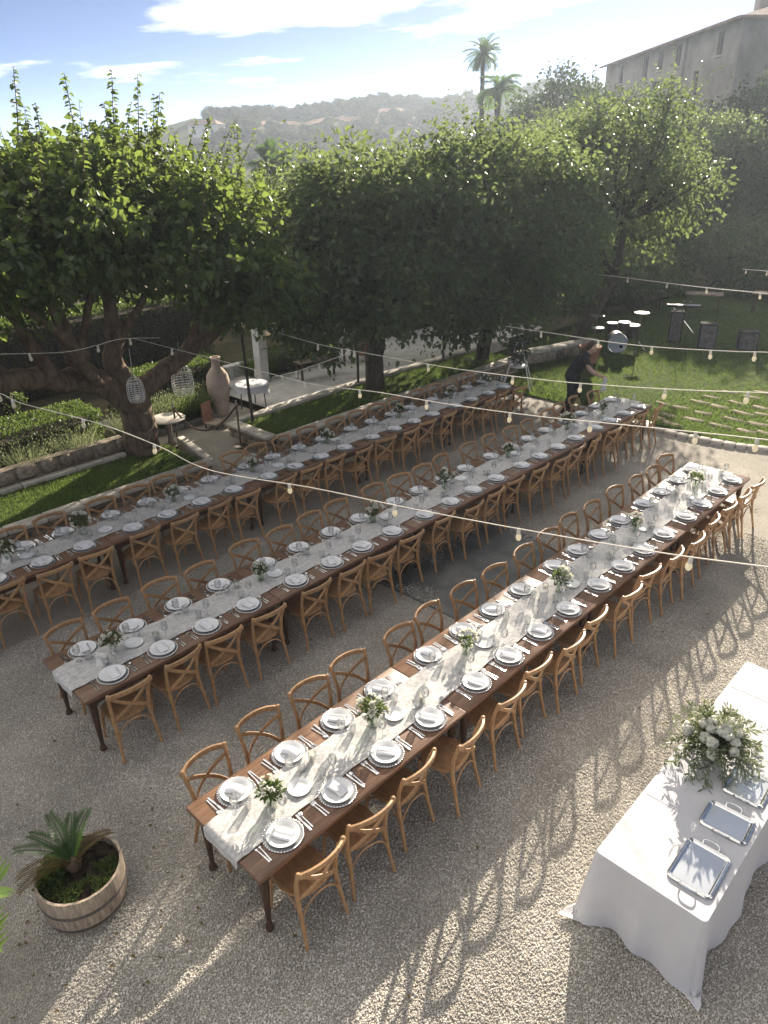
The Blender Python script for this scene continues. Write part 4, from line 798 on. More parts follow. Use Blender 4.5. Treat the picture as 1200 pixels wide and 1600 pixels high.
STEMS = mb.mesh('stems', M['stem'])
def vase(x, y, kind, label, group='flower vases on the tables'):
    t = thing('flower_vase', label, 'flower vase', (x, y, .766), random.uniform(0, 6), group); link('vase', VASE, t); link('stems', STEMS, t); link('foliage', FOL[kind % 3], t)
    s = random.uniform(.9, 1.15); t.scale = (s, s, s); rn = random.Random(int(abs(x*100)+y*10))
    for k in range(26 if kind == 0 else 12):
        a = rn.uniform(0, 6.28); e = rn.uniform(.1, 1.4); rr = .118 if kind != 0 else .10; o = link('blossom', TINY if kind == 0 else rn.choice(BLOS), t, (rr*math.cos(a)*math.cos(e), rr*math.sin(a)*math.cos(e), .175+rr*math.sin(e))); o.rotation_euler = (0, PI/2-e, a)
V3 = [(.53,.49,0),(.48,1.73,1),(.45,3.18,2),(.54,4.91,1),(.5,6.94,2),(.52,8.89,1)]; V2 = [(-2.37,.62,1),(-2.37,2.6,0),(-2.45,4.7,2),(-2.42,6.3,1),(-2.42,8.03,0),(-2.4,9.95,1),(-2.33,11.2,2)]; V1 = [(-5.26,.62,1),(-5.28,1.65,2),(-5.23,3.11,1),(-5.27,4.65,2),(-5.3,6.38,1),(-5.3,8.34,0),(-5.3,10.0,2),(-5.25,11.2,1)]
for row, vs_ in (('right', V3), ('middle', V2), ('left', V1)):
    for i, (x, y, kd) in enumerate(vs_):
        n_ = len(vs_)-i if row == 'left' else i+1; vase(x, y, kd, f'glass vase of white flowers, {ORD[n_]} from {"far" if row == "left" else "near"} end of {row} table row')
for row, ps in (('right', [(.55,.77),(.53,1.97),(.49,3.45),(.56,5.14),(.53,7.1)]), ('middle', [(-2.35,.84),(-2.36,2.82),(-2.4,4.93),(-2.45,6.75),(-2.42,8.25),(-2.4,10.2)]), ('left', [(-5.22,.84),(-5.13,1.92),(-5.16,3.35),(-5.14,5.1),(-5.3,6.6),(-5.3,8.75)])):
    for i, (x, y) in enumerate(ps):
        n_ = len(ps)-i if row == 'left' else i+1; single('bread_plate', SPLATE, (x, y, .770), 0, f'small white plate on the runner, {ORD[n_]} from {"far" if row == "left" else "near"} end of {row} row', 'plate', 'small plates on the runners')
mb = MB(); mb.lathe([(0,.0),(.019,.0),(.020,.045),(.006,.047),(0,.05)], 14, cap=False); CAND = mb.mesh('candle', M['candle'])
for row, (x0, y0, nt_) in ROWS.items():
    for k in range(nt_*2):
        n_ = nt_*2-k if row == 'left' else k+1
        t = thing('candle_holder', f'cream candle in a glass tumbler, {ORD[n_]} from {"far" if row == "left" else "near"} end of {row} row', 'candle', (x0+.5+random.choice((-.11, .1)), y0+1.02+k*1.235+random.uniform(-.1, .1), .769), 0, 'candles on the runners'); link('glass', WATER, t); link('candle', CAND, t, (0, 0, .014))
def menu(x, y, rz, label):
    t = thing('menu_card', label, 'card', (x, y, .768), rz); a = R(24)
    for s in (-1, 1):
        mb = MB(); mb.box((0, 0, .075), (.11, .003, .15)); o = mb.build('card_leaf', M['card'], t, False); o.location = (0, s*.028, 0); o.rotation_euler = (s*R(20), 0, 0)
menu(.5, 4.6, R(60), 'folded white menu card on the right row beside the flowers'); menu(-2.26, .42, R(35), 'folded white menu card at the near end of the middle row'); menu(-5.25, .59, R(40), 'folded white menu card on the left row at the left edge')

# ================================================================== white buffet table
def buffet():
    x0, x1, y0, y1 = 2.68, 3.53, 1.93, 5.06; H = .762; hx, hy = (x1-x0)/2, (y1-y0)/2
    t = thing('buffet_table', 'long folding table hidden under a white floor-length cloth, right edge', 'table', ((x0+x1)/2, (y0+y1)/2, 0))
    mb = MB(); mb.bbox((0, 0, H-.02), (2*hx-.02, 2*hy-.02, .03), .006); mb.build('table_top', M['concrete'], t)
    for sx_ in (-1, 1):
        for sy_ in (-1, 1): mb = MB(); mb.tube([(sx_*(hx-.1), sy_*(hy-.25), 0), (sx_*(hx-.1), sy_*(hy-.25), H-.035)], .016, 8); mb.build('leg', M['iron'], t)
    c = MB(); per = []
    nX, nY, nc = 26, 80, 9; r = .035
    def arc(cx, cy, a0): return [((cx+r*math.cos(a0+PI/2*k/(nc-1)), cy+r*math.sin(a0+PI/2*k/(nc-1))), a0+PI/2*k/(nc-1), 1.0) for k in range(nc)]
    def line(p, q, n_, a): return [((p[0]+(q[0]-p[0])*k/n_, p[1]+(q[1]-p[1])*k/n_), a, 0.0) for k in range(1, n_)]
    A, B = hx-r, hy-r
    per += arc(A, B, 0); per += line((A, hy), (-A, hy), nX, PI/2); per += arc(-A, B, PI/2); per += line((-hx, B), (-hx, -B), nY, PI); per += arc(-A, -B, PI); per += line((-A, -hy), (A, -hy), nX, 3*PI/2); per += arc(A, -B, 3*PI/2); per += line((hx, -B), (hx, B), nY, 0)
    n_ = len(per); rows = 26; V = []; CR = np.array([(sx_*hx, sy_*hy) for sx_ in (-1, 1) for sy_ in (-1, 1)])
    for j in range(rows+1):
        for i, ((px_, py_), a, isc) in enumerate(per):
            dc = float(np.min(np.linalg.norm(CR-np.array((px_, py_)), axis=1))); cf = math.exp(-(dc/.17)**2); cw = math.exp(-(dc/.07)**2)
            th_ = (a % (PI/2)); D = (.74+.012*math.sin(px_*7+py_*5))/(math.cos(min(th_, PI/2-th_))**.75 if isc else 1.0)+.10*math.exp(-(dc/.10)**2)*(0 if isc else 1)*0; s = D*j/rows
            fold = .040*math.sin((px_*9 if abs(math.sin(a)) > .7 else py_*6.5)+.6)+.014*math.sin((px_+py_)*19+1)
            off = .004+s*(.05+fold*.9)+cf*s*.075-.11*s*math.exp(-((dc-.26)/.12)**2)*.55
            z = H+.006-s
            if j == 0: off = 0; z = H+.006
            if s > H-.005: off += (s-(H-.005))*.5; z = .032+.014*abs(math.sin(i*1.1))
            V.append((px_+math.cos(a)*off, py_+math.sin(a)*off, max(z, .03)))
    F = []
    for j in range(rows):
        for i in range(n_): k = (i+1) % n_; F.append((j*n_+i, (j+1)*n_+i, (j+1)*n_+k, j*n_+k))
    F.append(tuple(range(n_)))
    c.add(V, F); o = c.build('white_tablecloth', M['cloth'], None); o.location = t.location; tag(o, 'white floor-length tablecloth with trailing corners on the buffet table at right', 'tablecloth')
    for y in (-.78, -.2, .45, 1.05):
        mb = MB(); mb.strip([(-hx+.03, y, H+.0065), (-hx*.3, y+.004, H+.0065), (hx*.4, y-.003, H+.0065), (hx-.03, y, H+.0065)], .006, .004); mb.build('crease', M['cloth'], o)
buffet()
def tray(x, y, w, d, rz, label):
    t = thing('silver_tray', label, 'tray', (x, y, .7695), rz, 'silver trays on the buffet table'); mb = MB(); n_ = 40; rr = .05
    def rrect(hx, hy, r):
        o = []
        for cx, cy, a0 in ((hx-r, hy-r, 0), (-hx+r, hy-r, PI/2), (-hx+r, -hy+r, PI), (hx-r, -hy+r, 1.5*PI)):
            o += [(cx+r*math.cos(a0+PI/2*k/7), cy+r*math.sin(a0+PI/2*k/7)) for k in range(8)]
        return o
    V = []; pr = [(0, .002), (0, .012), (.006, .017), (.013, .013), (.018, .017), (.026, .014), (.034, .006), (.036, .0045)]
    for ins, z in pr: V += [(a, b, z) for a, b in rrect(w/2-ins, d/2-ins, max(.012, rr-ins))]
    F = []
    for k in range(len(pr)-1):
        for i in range(32): j = (i+1) % 32; F.append((k*32+i, k*32+j, k*32+32+j, k*32+32+i))
    mb.add(V, F+[tuple(range(31, -1, -1))]); mb.build('rim', M['silver'], t)
    mb = MB(); mb.add([(a, b, .005) for a, b in rrect(w/2-.035, d/2-.035, .014)], [tuple(range(32))]); mb.build('mirror_base', M['mirror'], t)
    for s in (-1, 1): mb = MB(); mb.tube(spline([(-.055, s*(d/2-.008), .014), (-.06, s*(d/2+.012), .03), (-.035, s*(d/2+.028), .04), (.035, s*(d/2+.028), .04), (.06, s*(d/2+.012), .03), (.055, s*(d/2-.008), .014)], 18), .0055, 8); mb.build('handle', M['silver'], t)
tray(3.315, 2.32, .33, .45, R(1.5), 'silver tray with mirror base, nearest of three on the white table'); tray(3.31, 2.87, .36, .30, R(3), 'silver tray with mirror base, middle and smallest of three on white table'); tray(3.30, 3.36, .33, .38, R(2), 'silver tray with mirror base beside the bouquet, farthest of three')
def bouquet():
    t = thing('olive_bouquet', 'large bouquet of olive sprigs and white roses on the white table', 'bouquet', (2.93, 3.5, .769)); t.scale = (1.18, 1.18, 1.12); b = MB(); b.lathe([(0,0),(.06,0),(.075,.02),(.085,.10),(.075,.14),(.07,.14),(.075,.10),(.06,.03),(0,.025)], 18, cap=False); b.build('bowl', M['glass'], t)
    Ps, As, Ns, st = [], [], [], MB(); rn = RNG
    for k in range(120):
        a = rn.uniform(0, 2*PI); e = rn.uniform(-.35, 1.35); ln = rn.uniform(.2, .36)*(1.1 if e < .5 else .8); d = np.array((math.cos(a)*math.cos(e), math.sin(a)*math.cos(e), math.sin(e))); b0 = np.array((0, 0, .13))+d*.03; tip = b0+d*ln+np.array((0, 0, -.06*(1-e))); tip[2] = max(tip[2], .012); q = spline([b0, b0+d*ln*.55+np.array((0, 0, .03)), tip], 12); st.tube(q, .0016, 4, cap=False)
        for i in range(2, 12):
            tg = unit(q[min(11, i+1)]-q[i-1])
            for s in (-1, 1):
                sd_ = unit(np.cross(tg, rn.normal(size=3))); Ps.append(q[i]); As.append(tg*.7+sd_*s*.8); Ns.append(rn.normal(size=3)+np.array((0, 0, .7)))
    n_ = len(Ps); V, F = leaf_arrays(np.array(Ps), np.array(As), np.array(Ns), .06*rn.uniform(.7, 1.25, n_), .0155, 'quad', .1, .1); link('olive_leaves', np_mesh('olive_leaves', V, F, M['bouquetleaf']), t); st.build('twigs', M['stem'], t)
    rose = []
    for rs_ in (.040, .033):
        mb = MB(); mb.blob((0, 0, rs_*.7), (rs_, rs_, rs_*1.05), 12, 8, .05)
        for k in range(9): aa = k*2.4; mb.blob((rs_*.55*math.cos(aa), rs_*.55*math.sin(aa), rs_*(.55+.09*k)), (rs_*.62, rs_*.62, rs_*.7), 8, 6, .08)
        rose.append(mb.mesh('rose', M['petal']))
    for k in range(24):
        a = rn.uniform(-2.9, 1.2)+R(0); e = rn.uniform(.25, 1.4); rr = rn.uniform(.17, .215); o = link('rose', rose[k % 2], t, (rr*math.cos(a)*math.cos(e), rr*math.sin(a)*math.cos(e), .12+rr*math.sin(e))); o.rotation_euler = (0, PI/2-e, a)
    link('filler_foliage', flower_ball(420, .16, .13, 9, M['bouquetleaf'], (.06, .028)), t)
bouquet()

# ================================================================== barrel planter
def planter():
    t = thing('barrel_planter', 'half wine barrel planter on the gravel at lower left', 'planter', (-.43, -.79, 0)); t.scale = (.88, .88, .95); ns = 22
    def rad(z): return .335+.055*math.sin(min(1, z/.42*.62+.18)*PI/1.25)
    zz = np.linspace(.0, .41, 7); a = 2*PI/ns*.985; V = []
    for z in zz:
        for r_ in (rad(z), rad(z)-.024):
            for s in (-.5, 0, .5): V.append((r_*math.cos(s*a), r_*math.sin(s*a), z))
    F = []
    for k in range(6):
        o = k*6
        for i, j in ((0, 1), (1, 2)): F.append((o+i, o+j, o+6+j, o+6+i)); F.append((o+3+j, o+3+i, o+9+i, o+9+j))
        F.append((o+2, o+5, o+11, o+8)); F.append((o+3, o, o+6, o+9))
    F += [(0, 3, 4, 1), (1, 4, 5, 2)]; o = 36; F += [(o, o+1, o+4, o+3), (o+1, o+2, o+5, o+4)]
    mb = MB(); mb.add(V, F); me = mb.mesh('stave', M['stave'], False)
    for k in range(ns): link('stave', me, t, (0, 0, random.uniform(0, .006)), 2*PI*k/ns)
    for z in (.045, .225): mb = MB(); mb.lathe([(rad(z)-.002, z), (rad(z)+.007, z+.002), (rad(z+.03)+.007, z+.03), (rad(z+.03)-.002, z+.032)], 44, cap=False); mb.build('hoop', M['iron'], t)
    mb = MB(); n_ = 40; V = [(0, 0, .335)]
    for q in range(1, 7): V += [(.36*q/6*math.cos(2*PI*i/n_), .36*q/6*math.sin(2*PI*i/n_), .335+RNG.uniform(-.014, .018)) for i in range(n_)]
    F = [(0, 1+i, 1+(i+1) % n_) for i in range(n_)]
    for q in range(5): F += [(1+q*n_+i, 1+q*n_+n_+i, 1+q*n_+n_+(i+1) % n_, 1+q*n_+(i+1) % n_) for i in range(n_)]
    mb.add(V, F); mb.build('soil', M['soil'], t)
    p = thing('cycad_plant', 'small cycad palm with stiff dark fronds growing in the barrel planter', 'plant', (-.50, -.80, .33)); mb = MB(); mb.lathe([(.05, 0), (.062, .04), (.058, .09), (.03, .13), (0, .14)], 12)
    for k in range(50): a = k*2.4; z = .02+.002*k; mb.tube([(.055*math.cos(a), .055*math.sin(a), z), (.075*math.cos(a), .075*math.sin(a), z+.03)], [.006, .002], 4)
    mb.build('stump', M['bark'], p)
    cam = math.atan2(4.19+.5, 0)  # noqa
    # azimuths in world: fronds fan out to the far side, the left and upwards
    fronds((0, 0, .12), 5, .40, .75, M['palmleaf'], 'fronds', p, 30, .012, .085, (.75, .95, 1.0, .85, 1.1), az=[R(150), R(215), R(120), R(238), R(180)], width=.005, vee=.35)
    fronds((0, 0, .10), 3, .42, 1.0, M['drypalm'], 'dry_fronds', p, 28, .012, .08, (.45, .35, .5), az=[R(95), R(262), R(250)], width=.005, vee=.35)
    g = thing('ground_cover', 'soft green mossy plants spilling around the cycad in the barrel', 'plant', (-.43, -.79, .335)); n_ = 2600; a = RNG.uniform(-1.9, 1.2, n_)+R(10); q = np.sqrt(RNG.uniform(.12, 1, n_))*.30; k = (RNG.random(n_) < .8) & (np.sin(q*23+a*3)+np.sin(a*7) > -.5)
    xy = np.column_stack([q*np.cos(a), q*np.sin(a)]); P = np.column_stack([xy, np.zeros(n_)]); A = rdir(n_)*.6+np.array((0, 0, .8)); V, F = leaf_arrays(P[k], A[k], rdir(k.sum()),   .05*RNG.uniform(.3, 1.3, k.sum()), .008, 'quad', .1, .3); link('moss', np_mesh('moss', V, F, M['stem']), g)
    n2 = 260; a = RNG.uniform(2.6, 4.6, n2); q = RNG.uniform(.14, .31, n2); P = np.column_stack([q*np.cos(a), q*np.sin(a), RNG.uniform(.0, .08, n2)]); V, F = leaf_arrays(P, rdir(n2)+np.array((0, 0, .4)), rdir(n2)+np.array((0, 0, 1)), .06, .04, 'hex'); link('broad_leaves', np_mesh('broad_leaves', V, F, M['mulberry']), g)
planter()
def side_palm():
    p = thing('garden_palm', 'bright green palm whose frond tips poke in at the lower left edge', 'palm', (1.30, -2.24, 0)); mb = MB(); zz = np.linspace(0, 2.55, 22); mb.tube([(.02*math.sin(k), .02*math.cos(k*.7), z) for k, z in enumerate(zz)], [.085*(1+.12*(k % 2)) for k in range(22)], 10); mb.build('trunk', M['bark'], p)
    fronds((0, 0, 2.55), 12, .78, 1.0, M['brightpalm'], 'fronds', p, 30, .022, .22, (.45, .8), width=.006, az=[R(28), R(50), R(62), R(74), R(88), R(125), R(160), R(200), R(240), R(280), R(320), R(355)])
side_palm()
# ================================================================== string lights
STR = {
'S1' : [(-5.67, 0.76, 3.11), (-5.09, 0.99, 3.04), (-4.77, 1.11, 2.95), (-3.75, 1.54, 2.82), (-2.99, 1.85, 2.64), (-2.37, 2.1, 2.44), (-1.19, 2.56, 2.43), (-0.15, 2.87, 2.43), (1.02, 3.09, 2.52), (2.3, 3.1, 2.76), (3.01, 2.98, 2.98), (3.58, 2.79, 3.21)] ,
'S2' : [(-7.61, 4.06, 2.8), (-5.66, 4.36, 2.71), (-4.36, 4.55, 2.65), (-3.46, 4.67, 2.63), (-2.41, 4.79, 2.71), (-1.28, 4.86, 2.77), (-0.03, 4.85, 2.9), (0.98, 4.74, 3.07), (2.11, 4.49, 3.3), (2.58, 4.33, 3.41), (3.21, 4.05, 3.58)] ,
'S3' : [(-6.66, 6.51, 2.6), (-5.46, 6.48, 2.57), (-4.43, 6.45, 2.61), (-2.57, 6.34, 2.71), (-0.88, 6.13, 2.89), (0.2, 5.92, 3.06), (1.3, 5.6, 3.29), (2.26, 5.21, 3.54), (2.98, 4.83, 3.75)] ,
'S4' : [(-3.98, 10.0, 2.51), (-2.48, 9.4, 2.68), (-1.08, 8.78, 2.85), (-0.03, 8.26, 3.03), (1.09, 7.62, 3.28), (1.59, 7.3, 3.41), (2.57, 6.58, 3.67)] ,
'S5' : [(-6.92, 17.12, 2.46), (-4.99, 15.88, 2.68), (-3.15, 14.64, 2.86), (-1.64, 13.55, 3.02), (-0.25, 12.46, 3.21), (-0.03, 12.28, 3.24), (1.57, 10.87, 3.48)] ,
'S6' : [(-3.42, 20.9, 2.41), (-2.28, 19.43, 2.62), (0.45, 15.74, 3.12)] ,
'S7' : [(-6.42, 1.05, 3.27), (-6.64, 1.6, 3.15), (-6.98, 2.62, 2.93), (-7.13, 3.21, 2.9), (-7.24, 3.7, 2.9), (-7.39, 4.48, 2.76)] ,
'S8' : [(-5.25, 5.21, 2.29), (-5.41, 5.96, 2.23), (-5.67, 7.36, 2.21)] ,
}
mb = MB(); mb.lathe([(.0,-.05),(.016,-.05),(.018,-.035),(.016,-.006),(.008,.004),(0,.006)], 10, cap=False); SOCK = mb.mesh('socket', M['socket'])
mb = MB(); mb.lathe([(0,-.118),(.012,-.115),(.022,-.102),(.026,-.084),(.021,-.063),(.013,-.046)], 12, cap=False); BULB = mb.mesh('bulb', M['bulb'])
mb = MB(); mb.tube([(0,0,-.045),(.004,0,-.07),(-.004,0,-.085),(0,0,-.095)], .0035, 5); FIL = mb.mesh('filament', M['candle'])
SL = {'S1': ('nearest string of bulbs, sagging from the mulberry across the right row', [.09, .165, .27, .37, .535, .64, .745, .86]), 'S2': ('second string of bulbs, crossing the middle of all three table rows', [.06, .17, .28, .385, .49, .59, .69, .79, .89]), 'S3': ('third string of bulbs, crossing the far ends of the table rows', [.12, .25, .37, .49, .61, .73, .86]), 'S4': ('string of bulbs crossing just below the bass drum', [.12, .3, .47, .62, .78, .9]), 'S5': ('string of bulbs high above the band area', [.1, .24, .38, .52, .68, .85]), 'S6': ('short string of bulbs at the right edge above the lawn', [.1, .5]), 'S7': ('string of bulbs hanging inside the mulberry crown at the left edge', [.3, .62, .85]), 'S8': ('short string of tiny bulbs beside the porch pillars', [.2, .45, .7])}
for k, pts in STR.items():
    lb, bs = SL[k]; P = np.array(pts); t = thing('string_light', lb, 'string light', tuple(P[0]), 0, 'strings of bulbs over the tables'); q = spline(P-P[0], 60); mb = MB(); mb.tube(q, .0052 if k not in ('S5', 'S6') else .009, 6); mb.build('cable', M['cable'], t)
    for b in bs:
        p = q[int(b*59)]; o = link('bulb', BULB, t, tuple(p)); link('socket', SOCK, o); link('filament', FIL, o); o.rotation_euler = (R(random.uniform(-6, 6)), R(random.uniform(-6, 6)), 0)
def pole(label, x, y, h, z0=.3, lean=0):
    t = thing('light_pole', label, 'pole', (x, y, z0)); mb = MB(); mb.tube([(0, 0, -.1), (lean*.5, 0, h/2), (lean, 0, h)], [.032, .03, .027], 10); mb.build('post', M['blackwood'], t); mb = MB(); mb.lathe([(.075, 0), (.075, .02), (.04, .04), (.034, .05)], 12); mb.build('base_plate', M['iron'], t); mb = MB(); mb.tube(spline([(lean, 0, h-.05), (lean+.05, 0, h-.02), (lean+.05, 0, h+.03)], 6), .006, 6); mb.build('hook', M['iron'], t)
pole('dark wooden pole at the front corner of the right lawn strip', -8.25, 6.85, 2.6, lean=-.12); pole('dark wooden pole beside the garden tree on the lawn strip', -8.5, 10.3, 2.3); pole('dark wooden pole at the far end of the lawn strip', -8.4, 13.5, 2.3)

# ================================================================== garden furniture and ornaments
def lantern(x, y, z, s, label, drop):
    t = thing('wire_lantern', label, 'lantern', (x, y, z)); mb = MB(); n_ = 14; pr = [(.10, 0), (.118, .05), (.125, .14), (.115, .24), (.09, .30), (.07, .33)]
    for k in range(n_): a = 2*PI*k/n_; mb.tube([(r*s*math.cos(a), r*s*math.sin(a), h*s) for r, h in pr], .004, 4)
    for r, h in [(.10, 0), (.112, .03), (.119, .06), (.122, .09), (.124, .12), (.124, .15), (.121, .18), (.118, .21), (.112, .24), (.1, .28), (.07, .33)]: mb.tube([(r*s*math.cos(2*PI*k/20), r*s*math.sin(2*PI*k/20), h*s+.004*math.sin(k*3)) for k in range(21)], .005, 4, cap=False)
    mb.build('cage', M['whitewire'], t); mb = MB(); mb.tube(spline([(-.07*s, 0, .33*s), (0, 0, .44*s), (.07*s, 0, .33*s)], 8), .004, 5); mb.build('handle', M['whitewire'], t); mb = MB(); mb.tube([(0, 0, .43*s), (.01, .01, drop)], .004, 5); mb.build('cord', M['whitewire'], t); mb = MB(); mb.lathe([(0, .02), (.045, .02), (.045, .11), (0, .115)], 12, cap=False); mb.build('candle', M['candle'], t)
lantern(-7.9, 4.12, 1.6, 1.25, 'white wire lantern hanging in front of the mulberry trunk', .95); lantern(-8.35, 5.35, 1.35, 1.7, 'large white wire lantern hanging to the right of the mulberry trunk', 1.05)
t = thing('amphora', 'tall pale clay amphora standing behind the rope barrier', 'amphora', (-9.75, 7.05, .17)); mb = MB(); mb.lathe([(0, 0), (.15, 0), (.17, .03), (.20, .3), (.255, .62), (.265, .8), (.235, .95), (.16, 1.07), (.105, 1.13), (.095, 1.2), (.095, 1.3), (.115, 1.34), (.115, 1.36), (.09, 1.36), (.085, 1.25), (.08, 1.1), (0, .9)], 28, cap=False); mb.build('body', M['terracotta'], t); mb = MB(); mb.tube([(.1*math.cos(2*PI*k/24), .1*math.sin(2*PI*k/24), 1.135) for k in range(25)], .012, 6, cap=False); mb.build('neck_ring', M['terracotta'], t)
def rope_post():
    t = thing('rope_barrier', 'post and sagging dark rope barrier across the gravel gap', 'barrier', (-7.85, 6.2, .12)); 
    for (x, y) in ((0, 0), (-.75, -1.0)):
        mb = MB(); mb.lathe([(.15, 0), (.15, .015), (.12, .03), (.03, .045)], 18); mb.tube([(0, 0, .03), (0, 0, .88)], .021, 10); mb.lathe([(.03, .86), (.034, .88), (.034, .93), (.02, .95), (.028, .975), (.015, 1.0), (0, 1.005)], 12, cap=False); o = mb.build('post', M['brass'], t); o.location = (x, y, .02 if x else 0)
    mb = MB(); P = np.array([(0, 0, .88), (-.18, -.25, .55), (-.38, -.5, .40), (-.58, -.76, .50), (-.75, -1.0, .90)]); mb.tube(spline(P, 26), .02, 8); mb.build('rope', M['rope'], t)
rope_post()
def round_table(x, y, z, r, h, label, m='capstone', cloth=False):
    t = thing('round_table', label, 'table', (x, y, z)); mb = MB(); mb.lathe([(0, h-.035), (r-.02, h-.035), (r, h-.025), (r, h-.008), (r-.01, h), (0, h)], 30, cap=False); mb.build('table_top', M[m], t)
    if not cloth: mb = MB(); mb.lathe([(.16, 0), (.16, .03), (.07, .06), (.05, .2), (.06, .5), (.10, h-.036)], 16); mb.build('pedestal', M['rubble'], t)
    else:
        for k in range(4): a = PI/4+k*PI/2; mb = MB(); mb.tube([(r*.8*math.cos(a), r*.8*math.sin(a), 0), (r*.7*math.cos(a), r*.7*math.sin(a), h-.03)], .016, 6); mb.build('leg', M['iron'], t)
    return t
round_table(-8.75, 5.12, .2, .36, .62, 'small round stone table beside the mulberry trunk')
round_table(-9.15, 7.55, .3, .36, .62, 'small round white-topped table behind the leaning pole', 'plaster', True)
mb = MB(); n_ = 36; V = [(0, 0, .626)]
for k, (rr, z) in enumerate(((.2, .626), (.368, .624), (.385, .58), (.39, .47))): V += [(rr*(1+(.05*math.sin(i*1.9) if k > 2 else 0))*math.cos(2*PI*i/n_), rr*(1+(.05*math.sin(i*1.9) if k > 2 else 0))*math.sin(2*PI*i/n_), z-(.10*max(0, math.sin(i*.35)) if k == 3 else 0)) for i in range(n_)]
F = [(0, 1+i, 1+(i+1) % n_) for i in range(n_)]+[(1+q*n_+i, 1+q*n_+n_+i, 1+q*n_+n_+(i+1) % n_, 1+q*n_+(i+1) % n_) for q in range(3) for i in range(n_)]
mb.add(V, F); o = mb.build('white_tablecloth', M['cloth']); o.location = (-9.15, 7.55, .3); tag(o, 'short white cloth on the small round table behind the leaning pole', 'tablecloth')
t = thing('garden_stool', 'low terracotta-coloured seat with upright back by the lavender', 'chair', (-9.25, 6.35, .18), R(20)); mb = MB(); mb.bbox((0, 0, .32), (.05, .32, .5), .02); mb.build('backrest', M['redclay'], t); mb = MB(); mb.bbox((.2, 0, .14), (.32, .34, .06), .015); mb.build('seat', M['terracotta'], t)
for s in (-1, 1): mb = MB(); mb.tube([(.3, s*.12, 0), (.3, s*.12, .12)], .018, 6); mb.build('leg', M['blackwood'], t); mb = MB(); mb.tube([(.03, s*.12, 0), (.03, s*.12, .12)], .018, 6); mb.build('leg', M['blackwood'], t)
t = thing('clay_pipe', 'pale open-topped clay pot above the boulder wall at the left edge', 'pot', (-9.0, 1.25, .45)); mb = MB(); mb.lathe([(0, .0), (.13, 0), (.14, .02), (.15, .34), (.16, .36), (.135, .36), (.125, .06), (0, .05)], 20, cap=False); mb.build('body', M['terracotta'], t); mb = MB(); mb.lathe([(0, .06), (.125, .06), (.13, .2), (0, .21)], 14, cap=False); mb.build('soil', M['soil'], t)
def pot(x, y, z, r, h, label, plant=True, m='redclay'):
    t = thing('plant_pot', label, 'pot', (x, y, z)); mb = MB(); mb.lathe([(0, 0), (r*.7, 0), (r*.72, .02), (r*.95, h*.86), (r*1.05, h*.87), (r*1.05, h), (r*.93, h), (r*.85, h*.8), (0, h*.8)], 20, cap=False); mb.build('body', M[m], t)
    mb = MB(); mb.lathe([(0, h*.81), (r*.86, h*.82), (r*.87, h*.84), (0, h*.87)], 16, cap=False); mb.build('soil', M['soil'], t)
    if plant:
        n_ = 260; d = rdir(n_); d[:, 2] = np.abs(d[:, 2]); P = d*r*1.1*RNG.uniform(.4, 1, (n_, 1))+np.array((0, 0, h)); V, F = leaf_arrays(P, d+rdir(n_)*.5, rdir(n_)+np.array((0, 0, 1)), .09, .05, 'quad'); link('foliage', np_mesh('foliage', V, F, M['treeleaf']), t)
pot(-5.9, 17.1, .02, .3, .5, 'large terracotta pot in front of the low stone bench wall', False); pot(-10.9, 11.4, .36, .2, .34, 'small clay pot at the end of the white garden wall'); pot(-10.7, 12.6, .36, .24, .4, 'leafy clay pot on the garden path in deep shade')
stone_wall('low pale stone bench wall catching the sun near the drum kit', (-7.3, 15.3), (-6.5, 18.4), 0, .42, .3, .5, .3, cap=.36, capz=.09)
def bench(x, y, z, rz, label):
    t = thing('wooden_bench', label, 'bench', (x, y, z), rz)
    for k in range(3): mb = MB(); mb.bbox((0, -.13+.13*k, .43), (1.1, .115, .03), .006); mb.build('seat_slat', M['legwood'], t)
    for sx_ in (-.48, .48):
        for sy_ in (-.14, .14): mb = MB(); mb.bbox((sx_, sy_, .205), (.05, .05, .41), .005); mb.build('leg', M['legwood'], t)
bench(-10.0, 10.2, .36, R(80), 'dark wooden bench on the shaded garden path'); bench(-10.4, 12.2, .36, R(95), 'dark wooden bench farther along the garden path')
# A-frame plant stand at the far end of the left row
t = thing('plant_stand', 'white A-frame stand with a leafy pot beyond the left row', 'stand', (-6.0, 13.6, 0), R(25)); 
for sx_ in (-1, 1):
    for sy_ in (-1, 1): mb = MB(); mb.tube([(sx_*.38, sy_*.22, 0), (sx_*.06, sy_*.02, 1.25)], .014, 6); mb.build('leg', M['whitewire'], t)
mb = MB(); mb.lathe([(0, .62), (.22, .62), (.23, .63), (.22, .65), (0, .65)], 20, cap=False); mb.build('shelf', M['whitewire'], t)
n_ = 420; d = rdir(n_); P = d*np.array((.26, .26, .3))*RNG.uniform(.3, 1, (n_, 1))+np.array((0, 0, 1.0)); V, F = leaf_arrays(P, d+rdir(n_)*.5, rdir(n_)+np.array((0, 0, 1)), .1, .06, 'quad'); link('foliage', np_mesh('foliage', V, F, M['oliveleaf']), t); mb = MB(); mb.lathe([(0, .652), (.1, .652), (.13, .85), (.115, .85), (0, .8)], 16, cap=False); mb.build('pot', M['plaster'], t)

